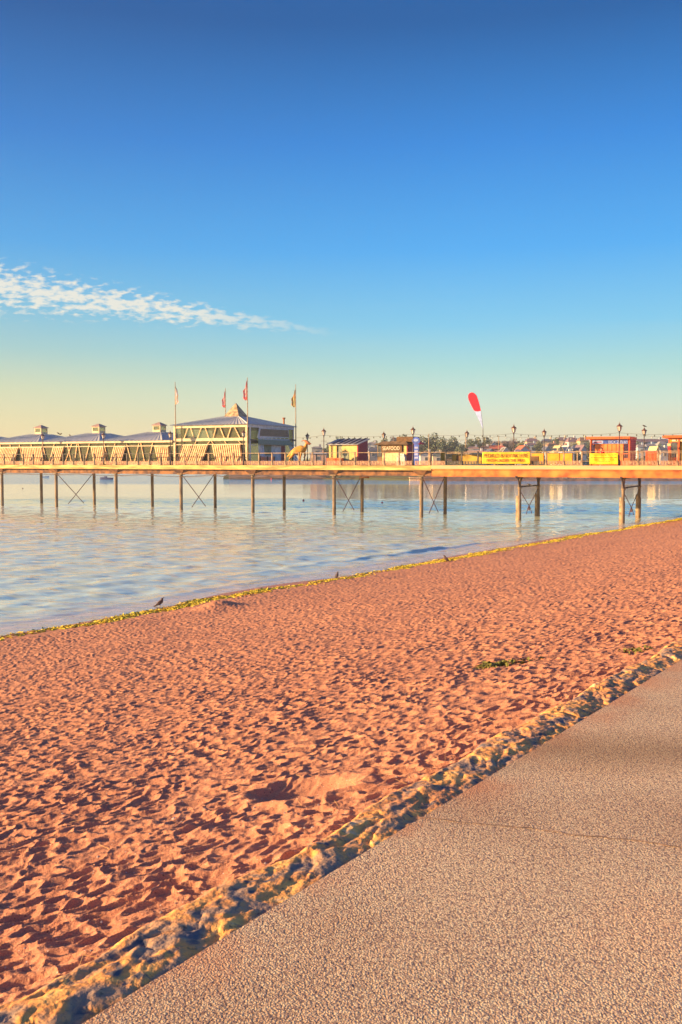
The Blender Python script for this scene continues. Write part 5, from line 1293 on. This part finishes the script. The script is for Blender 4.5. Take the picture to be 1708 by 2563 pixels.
HS = [
 (1090, 1116, 1124, 36, 330, YEL, ORA, 'yellow house with orange hipped roof right of the blue sign board', False),
 (1125, 1117, 1129, 38, 325, PNK, ORA, 'tan house with broad orange roof left of the small lamp', False),
 (1068, 1130, 1138, 30, 290, WHT, BRN, 'white gabled house low behind the masts', True),
 (1097, 1131, 1139, 26, 288, CRM, GRY, 'cream gabled house beside the white one behind the railing', True),
 (1186, 1117, 1123, 26, 320, WHT, PNK, 'white house with pinkish roof left of the feather flag pole', False),
 (1215, 1116, 1123, 22, 322, WHT, ORA, 'white block with shallow roof just right of the feather flag pole', False),
 (1195, 1127, 1133, 52, 300, WHT, PNK, 'long low white house behind the yellow hoarding', False),
 (1246, 1114, 1124, 46, 330, PNK, RED, 'house with a long bright red roof above the pedalo banner', False),
 (1237, 1106, 1113, 12, 370, BLU, GRY, 'small pale blue gabled house on the skyline above the red roof', True),
 (1232, 1124, 1132, 14, 300, BLU, NAV, 'narrow grey gabled house just above the banner', True),
 (1268, 1120, 1128, 13, 310, WHT, GRY, 'narrow white gabled house right of the red roof', True),
 (1315, 1116, 1127, 24, 310, BLU, RED, 'pale house with pointed red gable at the banner right end', True),
 (1299, 1124, 1131, 16, 300, WHT, GRY, 'small white house left of the pointed red gable', False),
 (1334, 1096, 1105, 30, 400, CRM, PUR, 'purple roofed house on the skyline left of the dark red capped lamp', False),
 (1374, 1098, 1105, 28, 400, CRM, NAV, 'dark roofed cream house on the skyline right of the dark red capped lamp', False),
 (1334, 1108, 1114, 26, 360, BLU, PUR, 'pale blue house halfway up the hill beside the dark red capped lamp', False),
 (1373, 1118, 1127, 14, 300, BLU, NAV, 'tiny pale house with black edged gable', True),
 (1412, 1094, 1103, 26, 400, CRM, PUR, 'wide cream house with purple roof on the skyline', False),
 (1436, 1094, 1106, 24, 395, WHT, PUR, 'house with tall purple roof on the skyline', False),
 (1452, 1096, 1104, 16, 398, BLU, NAV, 'dark blue roofed house beside the tall purple roof', False),
 (1464, 1094, 1104, 22, 390, YEL, BRN, 'yellow house with brown roof left of the donut kiosk', False),
 (1386, 1108, 1114, 22, 350, PNK, BRN, 'pink house halfway up the hill behind the right lamps', False),
 (1404, 1116, 1126, 12, 300, YEL, YEL, 'narrow bright yellow gabled house', True),
 (1397, 1127, 1132, 18, 290, YEL, CRM, 'low yellow house at the front of the hill', False),
 (1415, 1114, 1123, 18, 315, PNK, PUR, 'house with dark purple roof behind the yellow gable', False),
 (1425, 1116, 1127, 15, 300, BLU, WHT, 'pale blue house with white edged gable', True),
 (1449, 1113, 1124, 28, 320, CRM, NAV, 'house with long navy roof left of the donut kiosk', False),
 (1463, 1115, 1125, 12, 298, BLU, PUR, 'small pale gabled house close to the donut kiosk', True),
 (1424, 1129, 1133, 30, 285, WHT, BLU, 'long white low house above the railing', False),
 (1640, 1098, 1106, 92, 400, BLU, PUR, 'very long purple roofed terrace on the skyline between the red kiosks', False),
 (1607, 1112, 1119, 18, 330, BLU, GRY, 'pale blue house right of the donut kiosk', False),
 (1632, 1110, 1116, 26, 330, BLU, GRY, 'wide pale blue house with dots of windows between the red kiosks', False),
 (1662, 1104, 1112, 16, 350, BLU, GRY, 'pale blue tall house left of the right kiosk', False),
 (1666, 1119, 1127, 24, 300, WHT, NAV, 'house with low navy roof left of the right kiosk', False),
 (1647, 1118, 1129, 8, 285, YEL, YEL, 'thin yellow gabled house right of the red box', True),
 (793, 1117, 1121, 24, 300, GRY, GRY, 'flat grey building right of the dinosaur statue', False),
 (797, 1132, 1136, 40, 290, PNK, BLU, 'low pink and blue building behind the railing right of the dinosaur', False),
 (932, 1106, 1113, 20, 330, WHT, GRY, 'white house with grey roof between the yellow cabin and the seafood kiosk', False),
 (935, 1120, 1128, 22, 300, GRY, NAV, 'dark roofed house low between the yellow cabin and the seafood kiosk', False),
 (1068, 1122, 1126, 24, 345, BLU, GRY, 'pale house below the big trees behind the thin mast', False),
]
for h_ in HS: house(*h_[:8], gable=h_[8], chim=h_[3] > 17)

# trees ------------------------------------------------------------------
leafc = {}
def tree(px, ytop, wpx, Yd, m, label, ybot=1150, shape=1.0):
    c = DP(px, ytop, Yd); sc = F/Yd; rad = wpx*1.6/sc/2; zg = float(hill_z(np.array([c.x]), np.array([Yd]))[0])-.6; H_ = max(c.z-zg, rad*1.3)
    r = thing('tree', label, 'tree', (c.x, Yd, c.z-H_), random.uniform(0, 6), 'trees on the far hillside')
    b = MB(); b.tube([(0, 0, 0), (.1*rad, 0, H_*.35), (0, .1*rad, H_*.7)], [rad*.11, rad*.08, rad*.03], 7)
    for k in range(5):
        a = k*1.26+random.random(); b.tube([(0, 0, H_*.3), (rad*.5*math.cos(a), rad*.5*math.sin(a), H_*.6)], [rad*.06, rad*.02], 5)
    b.build('trunk', M['bark'], r)
    ch = min(H_*.86, rad*2.6); cz = H_-ch/2
    blobs = []
    for k in range(20):
        a = random.uniform(0, 6.28); rr_ = random.uniform(.1, .70); zz = random.uniform(-.62, .62); rr_ *= math.sqrt(max(.1, 1-zz*zz))
        blobs.append((rad*rr_*math.cos(a), rad*rr_*math.sin(a), cz+ch/2*zz, random.uniform(.24, .42)*rad))
    blobs.append((0, 0, H_-rad*.32, rad*.32))
    b = MB(); nl = int(2600*(1 if wpx > 24 else .7))
    for _ in range(nl):
        bx = random.choice(blobs); d = Vector((random.gauss(0, 1), random.gauss(0, 1), random.gauss(0, 1))).normalized()
        p = Vector(bx[:3])+d*bx[3]*random.uniform(.72, 1.12)
        p.z = min(p.z, H_*1.0)
        s_ = random.uniform(.16, .34)*(.55+rad*.09); n1_ = Vector((random.gauss(0, 1), random.gauss(0, 1), random.gauss(0, 1))).normalized(); u_ = n1_.orthogonal().normalized(); v_ = n1_.cross(u_)
        b.poly([p+u_*s_, p+v_*s_*.7, p-u_*s_, p-v_*s_*.7])
    b.build('crown', M[m], r)
TR = [(850, 1093, 34, 330, 'leafA', 'dark tree behind the left end of the yellow cabin'), (886, 1096, 30, 335, 'leafA', 'dark tree behind the middle of the yellow cabin'),
 (912, 1099, 22, 340, 'leafC', 'small purple tinged tree above the crimson end wall'), (940, 1102, 22, 335, 'leafA', 'small tree between the yellow cabin and the seafood kiosk'),
 (824, 1108, 24, 320, 'leafA', 'low tree right of the tall lamp by the yellow cabin'), (812, 1122, 20, 310, 'leafA', 'low bush like tree right of the dinosaur statue'),
 (965, 1096, 26, 340, 'leafB', 'tree behind the left end of the seafood kiosk'), (984, 1092, 30, 340, 'leafC', 'round tree left of the box on the seafood roof'),
 (1012, 1087, 40, 345, 'leafA', 'broad tree behind the box on the seafood roof'), (1058, 1091, 34, 330, 'leafA', 'broad dark tree left of the pale thin mast'),
 (1088, 1083, 38, 330, 'leafA', 'tallest tree of the hillside right of the pale thin mast'), (1110, 1094, 34, 322, 'leafA', 'dark tree in the middle of the large clump'),
 (1134, 1092, 38, 325, 'leafA', 'dark tree at the right end of the large clump'), (1155, 1110, 22, 315, 'leafA', 'small tree in the gap left of the small lamp'),
 (1178, 1098, 30, 340, 'leafA', 'dark tree right of the small lamp'), (1196, 1094, 26, 345, 'leafB', 'olive tree left of the feather flag pole'),
 (1216, 1092, 26, 345, 'leafB', 'olive tree right of the feather flag pole'), (1245, 1104, 22, 380, 'leafC', 'purple tinged tree above the red roof'),
 (1270, 1103, 24, 375, 'leafC', 'purple tinged tree left of the lamp at the banner'), (1290, 1099, 30, 370, 'leafC', 'purple tinged tree behind the lamp at the banner'),
 (1312, 1104, 26, 340, 'leafB', 'olive tree above the pointed red gable'), (1350, 1104, 20, 350, 'leafB', 'small olive tree left of the dark red capped lamp'),
 (1394, 1094, 16, 370, 'leafA', 'upright dark tree between the skyline houses'), (1352, 1122, 28, 296, 'leafB', 'pale olive bush above the railing by the dark red capped lamp'),
 (1388, 1112, 18, 330, 'leafA', 'small dark tree among the hillside houses'), (1440, 1108, 24, 345, 'leafB', 'olive tree below the tall purple roof'),
 (1474, 1108, 18, 340, 'leafA', 'dark tree left of the donut kiosk'), (1300, 1111, 22, 350, 'leafA', 'small dark tree left of the pointed red gable'),
 (1596, 1112, 18, 345, 'leafA', 'dark tree right of the donut kiosk'), (1615, 1104, 16, 350, 'leafC', 'purple tinged tree behind the lamp with the bird'),
 (1652, 1110, 18, 330, 'leafA', 'dark tree above the thin yellow gable'), (1680, 1100, 20, 360, 'leafB', 'olive tree left of the right kiosk roof'),
 (1168, 1120, 20, 306, 'leafA', 'low tree beside the long low white house'), (1150, 1122, 24, 305, 'leafA', 'low dark tree below the gap left of the small lamp'),
 (1260, 1122, 16, 312, 'leafB', 'low olive bush between the gables above the banner'), (1445, 1128, 14, 292, 'leafB', 'low olive bush above the railing left of the donut kiosk'),
 (1580, 1104, 40, 380, 'leafA', 'broad tree behind the donut kiosk'), (1520, 1104, 60, 380, 'leafA', 'broad tree hidden mostly by the donut kiosk'), (1705, 1104, 50, 370, 'leafA', 'broad tree behind the right kiosk')]
for t_ in TR: tree(*t_)
# thin sea air
hm = bpy.data.materials.new('sea_haze'); hm.use_nodes = True; t = hm.node_tree; t.nodes.clear()
pv = t.nodes.new('ShaderNodeVolumePrincipled'); pv.inputs['Color'].default_value = (.80, .88, 1, 1); pv.inputs['Density'].default_value = HAZE; pv.inputs['Anisotropy'].default_value = .3
mo = t.nodes.new('ShaderNodeOutputMaterial'); t.links.new(pv.outputs[0], mo.inputs['Volume'])
hb = MB().box(-320, 440, -45, 908, -60, 27).build('haze', hm); tag(hb, 'thin pale haze over the bay', 'haze', kind='stuff')
# hedges and scrub filling the slope
sb = MB()
NS = 11000; YD = rng.uniform(270, 452, NS); XD = (rng.uniform(760, 1850, NS)-854)/F*YD; ZD = hill_z(XD, YD); BD = fbm(XD*.09, YD*.09, 3, 95)
for x_, yd, z, b_ in zip(XD, YD, ZD, BD):
    p = Vector((x_, yd, z+random.uniform(0, 1)*max(.3, (b_-.38)*7))); s_ = random.uniform(.3, .8); n1_ = Vector((random.gauss(0, 1), random.gauss(0, 1)-1, random.gauss(0, 1))).normalized(); u_ = n1_.orthogonal().normalized(); v_ = n1_.cross(u_)
    sb.poly([p+u_*s_, p+v_*s_*.7, p-u_*s_, p-v_*s_*.7])
tag(sb.build('hillside_scrub', M['leafB']), 'low green scrub and hedges between the hillside houses', 'scrub', kind='stuff')
